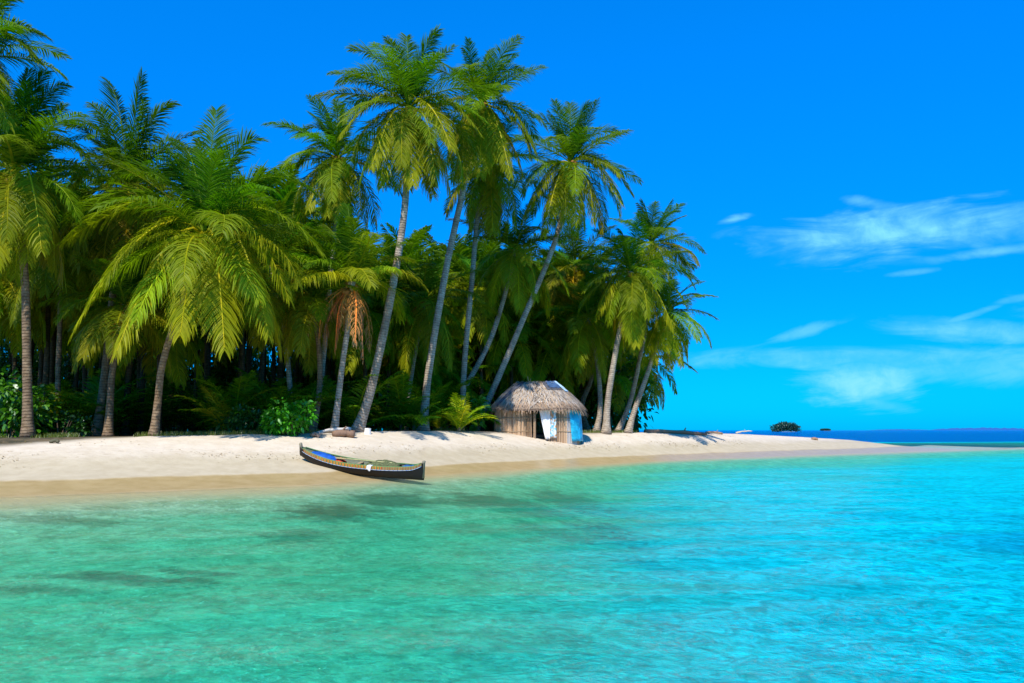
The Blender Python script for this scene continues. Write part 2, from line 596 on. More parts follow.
# ------------------------------------------------------------------ water
def water_material():
    m_, t, out = mat('lagoon_water')
    d = t.node('ShaderNodeAttribute', attribute_name='depth').outputs['Fac']
    g = t.geo()
    pos = g.outputs['Position']
    big = t.noise(t.vmul(pos, (0.5, 1.0, 1)), 0.22, 4, 0.6, 0.6)
    dd = t.m('ADD', d, t.m('MULTIPLY', t.m('SUBTRACT', big, 0.5), t.m('MULTIPLY', d, 0.9)))
    # ripples
    w1 = t.noise(t.vmul(pos, (0.85, 1.05, 1)), 1.0, 8, 0.66, 0.7)
    w2 = t.noise(t.vmul(pos, (1.0, 1.2, 1)), 5.2, 4, 0.65, 1.0)
    h = t.m('ADD', w1, t.m('MULTIPLY', w2, 0.36))
    py = t.xyz(pos)[1]
    bn = t.node('ShaderNodeBump')
    t.put(bn.inputs['Height'], h)
    t.put(bn.inputs['Strength'], t.ss(py, 5, 400, 0.75, 0.9))
    bn.inputs['Distance'].default_value = 1.1
    nrm = bn.outputs[0]
    bn2 = t.node('ShaderNodeBump')
    t.put(bn2.inputs['Height'], h)
    t.put(bn2.inputs['Strength'], t.ss(py, 5, 400, 0.75, 0.9))
    bn2.inputs['Distance'].default_value = 0.40
    nrm2 = bn2.outputs[0]
    # colour of the lit water body by depth
    c = t.mix(t.ss(dd, 0.25, 1.3), (0.20, 0.56, 0.26), (0.03, 0.62, 0.30))
    c = t.mix(t.ss(dd, 1.1, 2.6), c, (0.0, 0.80, 0.90))
    c = t.mix(t.ss(dd, 3.0, 4.6), c, (0.0, 0.13, 0.42))
    # light and dark of the ripples, painted into the water body colour
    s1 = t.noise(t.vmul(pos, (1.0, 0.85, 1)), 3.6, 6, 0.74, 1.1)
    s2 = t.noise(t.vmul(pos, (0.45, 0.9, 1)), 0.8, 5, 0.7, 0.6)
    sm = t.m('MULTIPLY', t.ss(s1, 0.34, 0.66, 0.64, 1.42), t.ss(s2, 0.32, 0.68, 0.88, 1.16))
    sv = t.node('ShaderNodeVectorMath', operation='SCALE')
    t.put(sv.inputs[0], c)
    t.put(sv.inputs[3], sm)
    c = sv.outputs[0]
    op = t.m('SUBTRACT', 1.0, t.m('EXPONENT', t.m('MULTIPLY', dd, -0.30)))
    op = t.m('MINIMUM', t.m('MAXIMUM', op, 0.0), 1.0)
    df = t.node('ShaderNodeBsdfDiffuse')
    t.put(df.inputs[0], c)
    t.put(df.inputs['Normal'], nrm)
    tr = t.node('ShaderNodeBsdfTransparent')
    t.put(tr.inputs[0], t.mix(t.ss(dd, 1.2, 2.4), t.mix(t.ss(dd, 0.0, 0.9), (0.97, 1.0, 0.96), (0.33, 1.0, 0.80)), (0.08, 0.95, 0.97)))
    body = t.node('ShaderNodeMixShader')
    t.put(body.inputs[0], op)
    t.l.new(tr.outputs[0], body.inputs[1])
    t.l.new(df.outputs[0], body.inputs[2])
    fr = t.node('ShaderNodeFresnel')
    fr.inputs[0].default_value = 1.33
    t.put(fr.inputs['Normal'], nrm)
    gl = t.node('ShaderNodeBsdfGlossy')
    gl.inputs['Color'].default_value = (0.95, 0.97, 1, 1)
    gl.inputs['Roughness'].default_value = 0.03
    t.put(gl.inputs['Normal'], nrm2)
    mx = t.node('ShaderNodeMixShader')
    t.put(mx.inputs[0], t.m('MULTIPLY', fr.outputs[0], 0.6))
    t.l.new(body.outputs[0], mx.inputs[1])
    t.l.new(gl.outputs[0], mx.inputs[2])
    t.l.new(mx.outputs[0], out.inputs[0])
    return m_


def zwater(x, y):
    near = np.clip(1 - np.abs(y - 5) / 70, 0, 1)
    return 0.012 * near * vnoise(x * 1.6, y * 2.2, 21)


def depth_attr(x, y):
    d = -height(x, y)
    # open sea behind the spit drops off quickly
    return np.clip(d, 0, 6)


wxs = axis(-42, 90, 0.5, -9000, 9000)
wys = axis(2, 125, 0.33, -600, 12000)
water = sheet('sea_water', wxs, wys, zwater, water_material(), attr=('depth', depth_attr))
tag(water, kind='structure')


# ------------------------------------------------------------------ palms
def DZ(u):
    """extra distance of things set back from the water towards the right"""
    return float(np.interp(u, [300, 400, 450, 540, 700], [0, 3.0, 5.0, 8.5, 8.5]))


def catmull(pts, n):
    pts = [Vector(p) for p in pts]
    P_ = [pts[0] * 2 - pts[1]] + pts + [pts[-1] * 2 - pts[-2]]
    out = []
    segs = len(pts) - 1
    for i in range(segs):
        p0, p1, p2, p3 = P_[i:i + 4]
        for k in range(n):
            t = k / n
            out.append(0.5 * ((2 * p1) + (p2 - p0) * t + (2 * p0 - 5 * p1 + 4 * p2 - p3) * t * t + (3 * p1 - p0 - 3 * p2 + p3) * t ** 3))
    out.append(pts[-1])
    return out


def trunk_mesh(pts, r0, r1, rng, n=10):
    """pts relative to the base, metres"""
    path = catmull(pts, 9)
    L = [0]
    for i in range(1, len(path)):
        L.append(L[-1] + (path[i] - path[i - 1]).length)
    tot = L[-1]
    b = MB()
    rad = []
    for s in L:
        q = s / tot
        r = r0 + (r1 - r0) * q
        r *= 1 + 0.75 * math.exp(-s / 0.45) + 0.2 * math.exp(-s / 1.5)
        if tot - s < 0.7:
            r *= 1 + 0.35 * (1 - (tot - s) / 0.7)
        rad.append(r * (1 + rng.uniform(-0.04, 0.04)))
    b.tube(path, rad, n, True)
    b.c = []
    for s in L:
        b.c += [(s, s / tot, 0, 1)] * n
    return b.mesh('trunk', True)


class Leaves:
    """vectorised feather fronds, one mesh"""
    def __init__(s):
        s.V, s.F4, s.C = [], [], []
        s.n = 0

    def quads(s, a, b, c, d, colr):
        k = len(a)
        v = np.stack([a, b, c, d], 1).reshape(-1, 3)
        s.V.append(v)
        s.C.append(np.repeat(colr, 4, axis=0))
        idx = s.n + np.arange(k * 4).reshape(-1, 4)
        s.F4.append(idx)
        s.n += k * 4

    def strip(s, rows, colr):
        """rows: list of (left, right) arrays (k,3): shares vertices along a leaflet"""
        k = len(rows[0][0])
        m_ = len(rows)
        v = np.stack([x for r in rows for x in r], 1)          # k, 2m, 3
        s.V.append(v.reshape(-1, 3))
        s.C.append(np.repeat(colr, 2 * m_, axis=0))
        base = s.n + np.arange(k)[:, None] * 2 * m_
        for j in range(m_ - 1):
            s.F4.append(np.concatenate([base + 2 * j, base + 2 * j + 1, base + 2 * j + 3, base + 2 * j + 2], 1))
        s.n += k * 2 * m_

    def frond(s, path, rg, nl=44, ll=0.95, lw=0.06, droop=0.5, colr=(0.05, 0.11, 0.015), tipc=None, side0=None, vee=0.15, s0=0.14, ragged=0.0):
        path = np.array([tuple(p) for p in path], dtype=float)
        seg = np.linalg.norm(np.diff(path, axis=0), axis=1)
        cum = np.concatenate([[0], np.cumsum(seg)])
        L = cum[-1]
        scale = L / 5.0
        q = np.linspace(s0, 0.995, nl)

        def at(qq):
            return np.stack([np.interp(qq * L, cum, path[:, k]) for k in range(3)], 1)
        T = at(np.minimum(q + 0.02, 1.0)) - at(q - 0.02)
        T /= np.linalg.norm(T, axis=1)[:, None] + 1e-9
        if side0 is None:
            h = path[-1] - path[0]
            az = math.atan2(h[1], h[0])
            side0 = np.array([-math.sin(az), math.cos(az), 0])
        S = side0[None, :] - T * (T @ side0)[:, None]
        S /= np.linalg.norm(S, axis=1)[:, None] + 1e-9
        U = np.cross(S, T)
        U *= np.where(U[:, 2:3] < 0, -1, 1) if abs(T[:, 2]).mean() < 0.8 else 1
        prof = np.interp(q, [0, 0.15, 0.3, 0.5, 0.7, 0.85, 1.0], [0.4, 0.75, 1.0, 1.0, 0.82, 0.6, 0.3])
        colr = np.array(colr)
        tipc = np.array(tipc if tipc is not None else colr)
        for sd_ in (-1, 1):
            qq = q + rg.uniform(-0.5, 0.5, nl) * (1 - s0) / nl
            B = at(qq)
            ln = ll * scale * prof * rg.uniform(0.72, 1.15, nl)
            if ragged > 0:
                ln *= np.where(rg.uniform(0, 1, nl) < ragged, rg.uniform(0.1, 0.5, nl), 1)
            fwd = 0.45 + 0.75 * qq ** 2 + rg.uniform(-0.15, 0.15, nl)
            D = S * sd_ * 0.85 + T * fwd[:, None] + U * (vee + rg.uniform(-0.1, 0.1, nl))[:, None]
            D /= np.linalg.norm(D, axis=1)[:, None]
            g = np.array([0, 0, -1.0])
            dr = droop * rg.uniform(0.5, 1.5, nl) * (1 + 0.4 * np.sin(qq * rg.uniform(9, 16) + rg.uniform(0, 6.28)))
            D2 = D + g * (dr * 0.8)[:, None]
            D2 /= np.linalg.norm(D2, axis=1)[:, None]
            D3 = D2 + g * (dr * 0.8)[:, None]
            D3 /= np.linalg.norm(D3, axis=1)[:, None]
            W = np.cross(U, D)
            W /= np.linalg.norm(W, axis=1)[:, None] + 1e-9
            tw = rg.uniform(-0.7, 0.7, nl)[:, None]
            W = W * np.cos(tw) + U * np.sin(tw)
            w = lw * scale ** 0.5 * rg.uniform(0.75, 1.2, nl)[:, None]
            P1 = B + D * (ln * 0.38)[:, None]
            P2 = P1 + D2 * (ln * 0.36)[:, None]
            P3 = P2 + D3 * (ln * 0.30)[:, None]
            mixq = (qq[:, None] ** 2)
            c = colr[None, :] * (1 - mixq) + tipc[None, :] * mixq
            c = c * rg.uniform(0.82, 1.15, nl)[:, None]
            c = np.concatenate([c, np.ones((nl, 1))], 1)
            s.strip([(B - W * w * 0.25, B + W * w * 0.25), (P1 - W * w * 0.5, P1 + W * w * 0.5), (P2 - W * w * 0.4, P2 + W * w * 0.4), (P3 - W * w * 0.04, P3 + W * w * 0.04)], c)
        # midrib: a slim three sided stalk
        m_ = 12
        qs = np.linspace(0, 0.98, m_)
        C_ = at(qs)
        T2 = np.gradient(C_, axis=0)
        T2 /= np.linalg.norm(T2, axis=1)[:, None] + 1e-9
        S2 = side0[None, :] - T2 * (T2 @ side0)[:, None]
        S2 /= np.linalg.norm(S2, axis=1)[:, None] + 1e-9
        U2 = np.cross(S2, T2)
        rr = (0.055 * scale ** 0.5 * (1 - qs) + 0.010)[:, None]
        A = C_ - S2 * rr
        Bb = C_ + S2 * rr
        D_ = C_ - U2 * rr
        ribc = np.tile(np.array([[colr[0] * 1.8 + 0.05, colr[1] * 1.5 + 0.03, colr[2] * 1.3 + 0.005, 1]]), (m_ - 1, 1))
        for (x, y) in ((A, Bb), (Bb, D_), (D_, A)):
            s.quads(x[:-1], y[:-1], y[1:], x[1:], ribc)

    def mesh(s, name):
        V = np.concatenate(s.V).astype(np.float32)
        F = np.concatenate(s.F4).astype(np.int32)
        C = np.concatenate(s.C).astype(np.float32)
        me = bpy.data.meshes.new(name)
        me.vertices.add(len(V))
        me.vertices.foreach_set('co', V.ravel())
        me.loops.add(F.size)
        me.loops.foreach_set('vertex_index', F.ravel())
        me.polygons.add(len(F))
        me.polygons.foreach_set('loop_start', np.arange(0, F.size, 4, dtype=np.int32))
        me.polygons.foreach_set('loop_total', np.full(len(F), 4, dtype=np.int32))
        me.update(calc_edges=True)
        a = me.color_attributes.new('tone', 'FLOAT_COLOR', 'POINT')
        a.data.foreach_set('color', C.ravel())
        return me


def arc_path(az, e0, bend, L, n=16, p=1.25, sway=0.0):
    """frond that leaves at elevation e0 and bends down by `bend` radians towards the tip"""
    pts = [Vector((0, 0, 0))]
    for k in range(n):
        q = (k + 0.5) / n
        e = e0 - bend * q ** p
        e = max(e, -1.5)
        st = L / n
        az += sway / n * (1 + 2 * q)
        pts.append(pts[-1] + Vector((math.cos(az) * math.cos(e), math.sin(az) * math.cos(e), math.sin(e))) * st)
    return pts


GREEN_Y = (0.040, 0.135, 0.003)      # young dark green
GREEN_M = (0.115, 0.205, 0.003)
GREEN_O = (0.31, 0.31, 0.007)      # old yellow green
BROWN = (0.42, 0.21, 0.06)


def lerp3(a, b, t):
    return tuple(a[i] * (1 - t) + b[i] * t for i in range(3))


def crown_mesh(seed, n, L, old=1.0, extra=None, tone=1.0, nl=92, lw=0.046, top=1.45, low=-0.75, skip=None, ll=1.28, yellow=1.0):
    """n fronds from upright young ones to hanging old ones"""
    rg = np.random.RandomState(seed)
    lv = Leaves()
    ga = 2.39996
    a0 = rg.uniform(0, 6.28)
    for i in range(n):
        t = (i + 0.5) / n
        az = a0 + i * ga + rg.uniform(-0.25, 0.25)
        e0 = top + (low - top) * t ** 0.9 * old + rg.uniform(-0.12, 0.12)
        bend = 0.55 + 1.0 * t + rg.uniform(-0.2, 0.35)
        if t > 0.8:
            bend = 0.7 + rg.uniform(-0.2, 0.3)
        l = L * (0.78 + 0.25 * min(1, t * 3)) * rg.uniform(0.88, 1.1)
        if skip and skip(az % 6.2832, t):
            continue
        c = lerp3(GREEN_Y, GREEN_M, min(1, t * 2.2)) if t < 0.42 else lerp3(GREEN_M, GREEN_O, min(1, (t - 0.42) * 1.9 * yellow))
        c = tuple(x * tone * rg.uniform(0.8, 1.25) for x in c)
        tip = lerp3(c, GREEN_O, 0.25 * rg.uniform(0, 1) * yellow)
        lv.frond(arc_path(az, e0, bend, l, sway=rg.uniform(-0.3, 0.3)), rg, nl, ll * (0.9 + 0.2 * t), lw, 0.25 + 0.75 * t, c, tip, vee=0.3 - 0.3 * t,
                 side0=np.array([-math.sin(az), math.cos(az), 0]), ragged=0.12 * t)
    # explicit fronds: (tip offset vector, lift of the arch, age)
    for (tip, lift, age) in (extra or []):
        tip = Vector(tip)
        ctrl = Vector((tip.x * 0.42, tip.y * 0.42, tip.z * 0.35 + lift))
        pts = [(2 * (1 - q) * q) * ctrl + q * q * tip for q in [k / 16 for k in range(17)]]
        c = lerp3(GREEN_Y, GREEN_M, min(1, age * 1.8)) if age < 0.5 else lerp3(GREEN_M, GREEN_O, (age - 0.5) * 2)
        c = tuple(x * tone for x in c)
        az = math.atan2(tip.y, tip.x)
        lv.frond(pts, rg, nl + 26, ll * 1.1 * 5.0 / max(4.2, sum((pts[k + 1] - pts[k]).length for k in range(16))) * L / 5, lw * 1.05, 0.2 + 0.55 * age, c, lerp3(c, GREEN_O, 0.5 * age), vee=0.15)
    return lv.mesh('crown')


def dead_mesh(seed, n, L, colr=BROWN, spread=0.5, az_c=None):
    rg = np.random.RandomState(seed)
    lv = Leaves()
    for i in range(n):
        az = rg.uniform(0, 6.28) if az_c is None else az_c + rg.uniform(-0.8, 0.8)
        e0 = -0.35 - rg.uniform(0, 1.1) * (1 - spread * 0.3)
        c = tuple(x * rg.uniform(0.6, 1.15) for x in colr)
        lv.frond(arc_path(az, e0, 1.3, L * rg.uniform(0.6, 1.1), sway=rg.uniform(-0.9, 0.9)), rg, 52, 0.95, 0.05, 1.5, c, lerp3(c, (0.4, 0.3, 0.18), .4), ragged=0.5,
                 side0=np.array([-math.sin(az), math.cos(az), 0]))
    return lv.mesh('dead_fronds')


_ico = {}


def nut_mesh():
    if 'm' not in _ico:
        b = MB()
        rings = 6
        seg = 10
        vs = [(0, 0, 0.17)]
        for i in range(1, rings):
            th = math.pi * i / rings
            for k in range(seg):
                a = 2 * math.pi * k / seg
                r = 0.13 * math.sin(th) * (1 + 0.08 * math.cos(3 * a))
                vs.append((r * math.cos(a), r * math.sin(a), 0.17 * math.cos(th)))
        vs.append((0, 0, -0.18))
        fs = [(0, 1 + k, 1 + (k + 1) % seg) for k in range(seg)]
        for i in range(rings - 2):
            for k in range(seg):
                fs.append((1 + i * seg + k, 1 + (i + 1) * seg + k, 1 + (i + 1) * seg + (k + 1) % seg, 1 + i * seg + (k + 1) % seg))
        last = len(vs) - 1
        fs += [(last, last - seg + (k + 1) % seg, last - seg + k) for k in range(seg)]
        b.add(vs, fs)
        me = b.mesh('coconut')
        me.materials.append(COCO)
        _ico['m'] = me
        me2 = me.copy()
        me2.materials.clear()
        me2.materials.append(COCO_G)
        _ico['g'] = me2
    return _ico['m'], _ico['g']


def palm(name, label, crown_uv, trunk_uv, d, L, seed, n=30, dcrown=0.0, r0=0.19, r1=0.13, nuts=0, dead=0, dead_L=None, dead_c=BROWN, extra=None,
         tmat=None, group='coconut palms standing in the grove', dead_az=None, gnuts=False, base_z=None, **kw):
    """trunk_uv: picture points of the trunk from the foot up; d: metres ahead"""
    rng = random.Random(seed)
    u0, v0 = trunk_uv[0]
    d_old = d
    d = d + DZ(u0)
    L *= d / d_old
    r0 *= d / d_old
    r1 *= d / d_old
    b = P(u0, v0, d)
    zg = hz(b.x, d)
    base = Vector((b.x, d, zg - 0.05))
    pts = [base]
    m_ = len(trunk_uv)
    allp = list(trunk_uv[1:]) + [crown_uv]
    for k, (u, v) in enumerate(allp):
        q = (k + 1) / len(allp)
        pts.append(P(u, v, d + dcrown * q))
    top = pts[-1]
    root = empty(name, base, label, 'palm tree', group)
    tm = trunk_mesh([p - base for p in pts], r0, r1, rng)
    link('trunk', tm, tmat or TRUNK, root, smooth=True)
    k = d / FPX
    ex = [((dx * k, dy, -dz * k), lift, age) for (dx, dz, dy, lift, age) in (extra or [])]
    cm = crown_mesh(seed, n, L, extra=ex, **kw)
    link('crown', cm, LEAF, root, loc=top - base)
    if dead:
        dm = dead_mesh(seed + 7, dead, dead_L or L * 0.75, dead_c, az_c=dead_az)
        link('dead_fronds', dm, DRYLEAF, root, loc=top - base - Vector((0, 0, 0.2)))
    if nuts:
        nb, ng = nut_mesh()
        for i in range(nuts):
            a = rng.uniform(0, 6.28)
            o = link('coconut', ng if gnuts else nb, [], root, loc=top - base + Vector((math.cos(a) * 0.3 * rng.uniform(.8, 1.3), math.sin(a) * 0.3 * rng.uniform(.8, 1.3) - 0.1, -rng.uniform(0.1, 0.62))), smooth=True)
            o.scale = [rng.uniform(0.9, 1.25)] * 3
            o.rotation_euler = (rng.uniform(-.6, .6), rng.uniform(-.6, .6), 0)
    return root


# hero palms (crown place, trunk line from the foot up, metres ahead)
palm('coconut_palm', 'tallest palm with a slender grey trunk leaning right, foot beside the driftwood pile', (409, 108), [(357, 429), (372, 385), (392, 290), (405, 205)], 41.5, 4.9, 11, n=34, r0=0.235, r1=0.16, nuts=5, top=1.5, low=-1.15,
     extra=[(0 - 5, -84, 0.6, 2.0, 0.1), (30, -80, -0.6, 2.0, 0.15), (-62, -64, 0, 2.4, 0.3), (-70, -20, -1, 2.6, 0.3), (48, 60, -2.5, 2.2, 0.95), (-30, 80, -2.4, 2.2, .9), (10, 95, -2.2, 1.7, 0.95), (75, 35, -1, 2.3, 0.8), (-62, 45, -2, 2.3, 0.85)])
palm('coconut_palm', 'tall palm with curved grey trunk, crown touching the right of the tallest palm crown', (482, 103), [(423, 427), (429, 370), (446, 270), (462, 195)], 44.5, 4.7, 23, n=36, r0=0.22, r1=0.15, nuts=7, top=1.45, low=-1.25,
     extra=[(8, -62, 0.5, 1.8, 0.1), (42, -36, 0, 2.0, 0.25), (55, 60, -1, 2.6, 0.7), (-30, -40, 1, 1.8, .2), (30, 90, -2, 2.0, .9), (-20, 100, -2, 1.8, .95)])
palm('coconut_palm', 'palm with straight thin grey trunk and low shaggy crown between the two tall leaning palms', (488, 165), [(463, 432), (464, 370), (472, 280), (478, 215)], 47.5, 4.6, 31, n=32, r0=0.18, r1=0.14, nuts=4, dead=4, top=1.3, low=-1.35)
palm('coconut_palm', 'palm leaning far right over the thatched hut, with a rounded crown against open sky', (571, 163), [(474, 432), (492, 392), (522, 322), (556, 238)], 48.5, 4.6, 47, n=32, r0=0.20, r1=0.14, nuts=6, dead=2, top=1.5, low=-1.2,
     extra=[(0, -66, 0.3, 2.0, 0.1), (18, -62, -0.5, 2.0, 0.1), (-38, -50, 0, 2.2, 0.25), (50, -32, 0, 2.2, 0.25), (62, 36, -0.5, 2.6, 0.45), (48, 52, -2, 2.4, 0.9), (-52, 70, -1.5, 2.4, 0.9), (-30, 84, -2, 2.2, .9)])
palm('coconut_palm', 'pale trunk palm leaning right behind the young palm, its crown in shade', (516, 250), [(440, 430), (468, 382), (488, 345), (502, 305)], 51, 4.6, 53, n=28, r0=0.19, r1=0.14, nuts=8, dead=3, top=1.2, low=-1.0, tone=0.9)
palm('coconut_palm', 'palm right of the hut with coconut cluster and long hanging fronds', (631, 272), [(606, 433), (608, 400), (616, 350), (624, 310)], 50, 4.6, 61, n=36, r0=0.20, r1=0.15, nuts=9, dead=2, top=1.35, low=-1.4,
     extra=[(-12, -44, 0, 1.8, 0.1), (-38, 50, -1, 2.4, .9), (0, 78, -2, 1.5, .9), (38, 62, -1.5, 2.2, .9)])
palm('coconut_palm', 'highest palm at the right end of the grove, narrow crown poking above its neighbours', (652, 244), [(618, 433), (632, 395), (645, 330), (650, 290)], 55, 4.4, 67, n=28, r0=0.17, r1=0.13, nuts=3, top=1.5, low=-1.1,
     extra=[(-10, -46, 0, 1.6, 0.1), (28, -34, 0, 1.8, 0.2), (34, 22, 0, 1.8, 0.5)])
palm('coconut_palm', 'rightmost palm of the grove with brown hanging frond, trunk leaning right over the sand', (668, 312), [(628, 433), (634, 412), (648, 372), (658, 340)], 51.5, 3.6, 71, n=26, r0=0.17, r1=0.12, nuts=3, dead=2, dead_L=2.6, top=1.4, low=-1.2, dead_az=4.2,
     extra=[(36, -16, 0, 1.4, 0.4), (32, 26, -.5, 1.5, 0.6), (10, 56, -1, 1.2, .8), (-30, 56, -1, 1.2, .8)])
palm('coconut_palm', 'large near palm on the left with huge spreading yellow-green fronds', (205, 236), [(154, 434), (158, 400), (163, 362), (182, 300)], 37.2, 6.0, 83, n=24, r0=0.155, r1=0.14, nuts=9, tmat=TRUNK_D, top=1.4, low=-0.6, ll=1.4, tone=1.0,
     extra=[(2, -138, 0.5, 3.2, 0.05), (55, -98, -0.5, 3.4, 0.15), (-40, -105, 0.6, 3.2, 0.15), (-132, 12, -1.0, 3.0, 0.75), (-135, -12, -0.6, 3.2, 0.5), (-98, 108, -2.6, 4.2, 0.9), (-48, 128, -3.4, 3.6, 1.0),
            (8, 110, -3.2, 2.6, 1.0), (48, 124, -3.0, 3.4, 1.0), (82, 108, -2.0, 4.2, 0.9), (122, 20, -0.5, 3.4, 0.6), (105, -50, 0, 3.4, .3), (95, 70, -1.2, 4.0, .8), (-105, -60, 0.3, 3.4, .3)])
palm('coconut_palm', 'dark brown straight trunk palm at far left, drooping crown above the sand', (14, 175), [(28, 438), (27, 370), (25, 280), (19, 225)], 36.4, 5.2, 97, n=34, r0=0.20, r1=0.16, nuts=4, tmat=TRUNK_D, top=1.45, low=-1.2,
     extra=[(2, -118, 0.4, 2.8, 0.05), (26, -112, 0, 2.8, 0.08), (48, -98, 0, 3.0, 0.15), (90, 0, -.4, 3.2, .5), (60, 90, -2, 3.2, .9), (25, 105, -2.5, 2.6, 1.0)])
palm('coconut_palm', 'palm behind the far left trunk palm, crown with orange coconuts against the sky', (128, 188), [(96, 436), (104, 380), (112, 300), (122, 240)], 42, 5.6, 101, n=34, r0=0.20, r1=0.15, nuts=8, tmat=TRUNK_D, top=1.5, low=-1.0, tone=0.85,
     extra=[(-30, -118, 0.4, 2.8, 0.05), (8, -122, 0, 2.8, 0.08), (44, -92, 0, 3.2, 0.2), (-66, -66, 0, 3.2, .4), (80, -30, 0, 3, .4), (-50, 8, -1, 2.6, .7)])
palm('coconut_palm', 'palm whose fronds hang in from the top left corner of the view', (-38, 58), [(-60, 440), (-58, 330), (-48, 180)], 35, 5.0, 113, n=26, r0=0.2, r1=0.15, tmat=TRUNK_D, top=1.5, low=-1.0,
     extra=[(86, -24, 0, 2.0, .3), (88, 10, -0.5, 2.4, .5), (60, 60, -1, 2.2, .6), (50, -66, 0, 2.2, .2)])
palm('coconut_palm', 'palm partly hidden behind the left side of the tallest palm crown', (338, 158), [(316, 432), (322, 370), (330, 280), (336, 215)], 46, 4.5, 127, n=32, r0=0.17, r1=0.13, nuts=4, dead=1, top=1.5, low=-1.2,
     extra=[(-20, -62, 0, 1.8, .1), (4, -56, 0, 1.8, .1), (-36, -30, 0, 2.0, .3), (-42, 10, 0, 2.0, .5), (-20, 64, -2, 1.8, .95), (12, 66, -2, 1.8, .9)])
palm('coconut_palm', 'short palm with rust-orange dead fronds hanging left of the tallest palm trunk', (352, 282), [(334, 430), (338, 400), (343, 360), (348, 325)], 40.5, 4.2, 131, n=22, r0=0.15, r1=0.13, nuts=6, dead=14, dead_L=3.9, dead_c=(0.52, 0.22, 0.07), top=1.5, low=0.1,
     extra=[(-8, -82, 0.4, 2.0, .1), (-44, -48, 0, 2.4, .3), (40, -46, 0, 2.2, .3)])
palm('coconut_palm', 'short leaning palm with brown trunk just right of the leafy green bush', (312, 300), [(312, 432), (318, 402), (320, 372), (318, 340)], 42.5, 4.0, 139, n=26, r0=0.15, r1=0.12, tmat=TRUNK_D, top=1.4, low=-0.8, tone=0.8)
palm('coconut_palm', 'palm behind the big spreading one with rust-brown dead frond hanging on the left', (125, 305), [(108, 436), (110, 405), (112, 375), (118, 340)], 40, 4.2, 149, n=20, r0=0.17, r1=0.14, dead=3, dead_L=2.8, dead_c=(0.5, 0.16, 0.06), tmat=TRUNK_D, top=1.3, low=-0.6, tone=0.75, dead_az=4.0)
palm('coconut_palm', 'low palm behind the hut ridge sending arched fronds to the left', (588, 318), [(596, 432), (600, 410), (598, 370)], 54, 4.6, 151, n=28, r0=0.17, r1=0.14, dead=1, top=1.3, low=-1.1, tone=0.9,
     extra=[(-48, 14, -1, 2.4, .4), (-30, 54, -1, 2.4, .7), (16, -50, 0, 2, .2)])
palm('coconut_palm', 'dark curved palm at the right edge of the hut, leaning left then right', (575, 265), [(588, 433), (582, 405), (592, 370), (582, 310)], 57, 4.4, 157, n=28, r0=0.19, r1=0.14, tmat=TRUNK_D, top=1.4, low=-1.0, tone=0.85)
palm('coconut_palm', 'thin trunk palm with crown filling the gap left of the big spreading palm', (60, 250), [(62, 436), (58, 390), (60, 320)], 44, 5.0, 163, n=28, r0=0.15, r1=0.12, tmat=TRUNK_D, top=1.4, low=-1.0, tone=0.75)
palm('coconut_palm', 'palm between the big spreading palm and the tallest palm, feathery crown at mid height', (268, 265), [(292, 433), (290, 390), (284, 330)], 45, 5.2, 167, n=30, r0=0.15, r1=0.12, nuts=4, top=1.4, low=-1.0, tone=0.9)
palm('coconut_palm', 'palm with crown between the two tall leaning trunks, sky showing above it', (425, 300), [(405, 431), (408, 400), (416, 350)], 50, 4.8, 173, n=30, r0=0.13, r1=0.11, dead=2, dead_c=(0.45, 0.14, 0.05), dead_L=3.2, nuts=5, top=1.35, low=-1.1, tone=0.85)
palm('coconut_palm', 'small-crowned palm behind the hut-side palm, its fronds filling the gap above the hut', (548, 300), [(560, 432), (556, 395), (552, 345)], 60, 5.4, 179, n=30, r0=0.17, r1=0.13, top=1.35, low=-1.0, tone=0.9)

# ------------------------------------------------------------------ palms deep in the grove: four kinds, copied
protos = []
rngb = random.Random(5)
for k in range(5):
    root = empty('background_palm', (0, 0, 0), 'shaded palm standing deep in the grove behind the front row', 'palm tree', 'shaded palms deep in the grove')
    H = 6.2 + k * 1.15
    lean = rngb.uniform(-0.9, 0.9)
    tm = trunk_mesh([Vector((0, 0, -0.2)), Vector((lean * 0.3, 0, H * 0.4)), Vector((lean, 0.2, H))], 0.17, 0.12, random.Random(k), 8)
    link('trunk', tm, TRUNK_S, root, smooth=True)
    cm = crown_mesh(300 + k, 26, 4.9, nl=64, lw=0.08, top=1.4, low=-0.95, tone=1.1)
    link('crown', cm, LEAF, root, loc=(lean, 0.2, H))
    protos.append([root, H, False])


def back_palm(x, y, H, rz):
    k = min(range(5), key=lambda i: abs(protos[i][1] - H))
    pr = protos[k]
    if not pr[2]:
        o = pr[0]
        pr[2] = True
    else:
        o = copy_tree(pr[0])
    s = H / pr[1]
    o.location = (x, y, hz(x, y))
    o.scale = (0.5 + 0.5 * s, 0.5 + 0.5 * s, s)
    o.rotation_euler = (0, 0, rz)
    return o


def top_limit(u):
    """picture height under which the mass of crowns stays"""
    return float(np.interp(u, [-200, 0, 60, 110, 190, 260, 300, 330, 400, 450, 520, 560, 600, 650, 690], [125, 125, 140, 145, 165, 175, 180, 195, 235, 245, 235, 260, 250, 275, 320]))


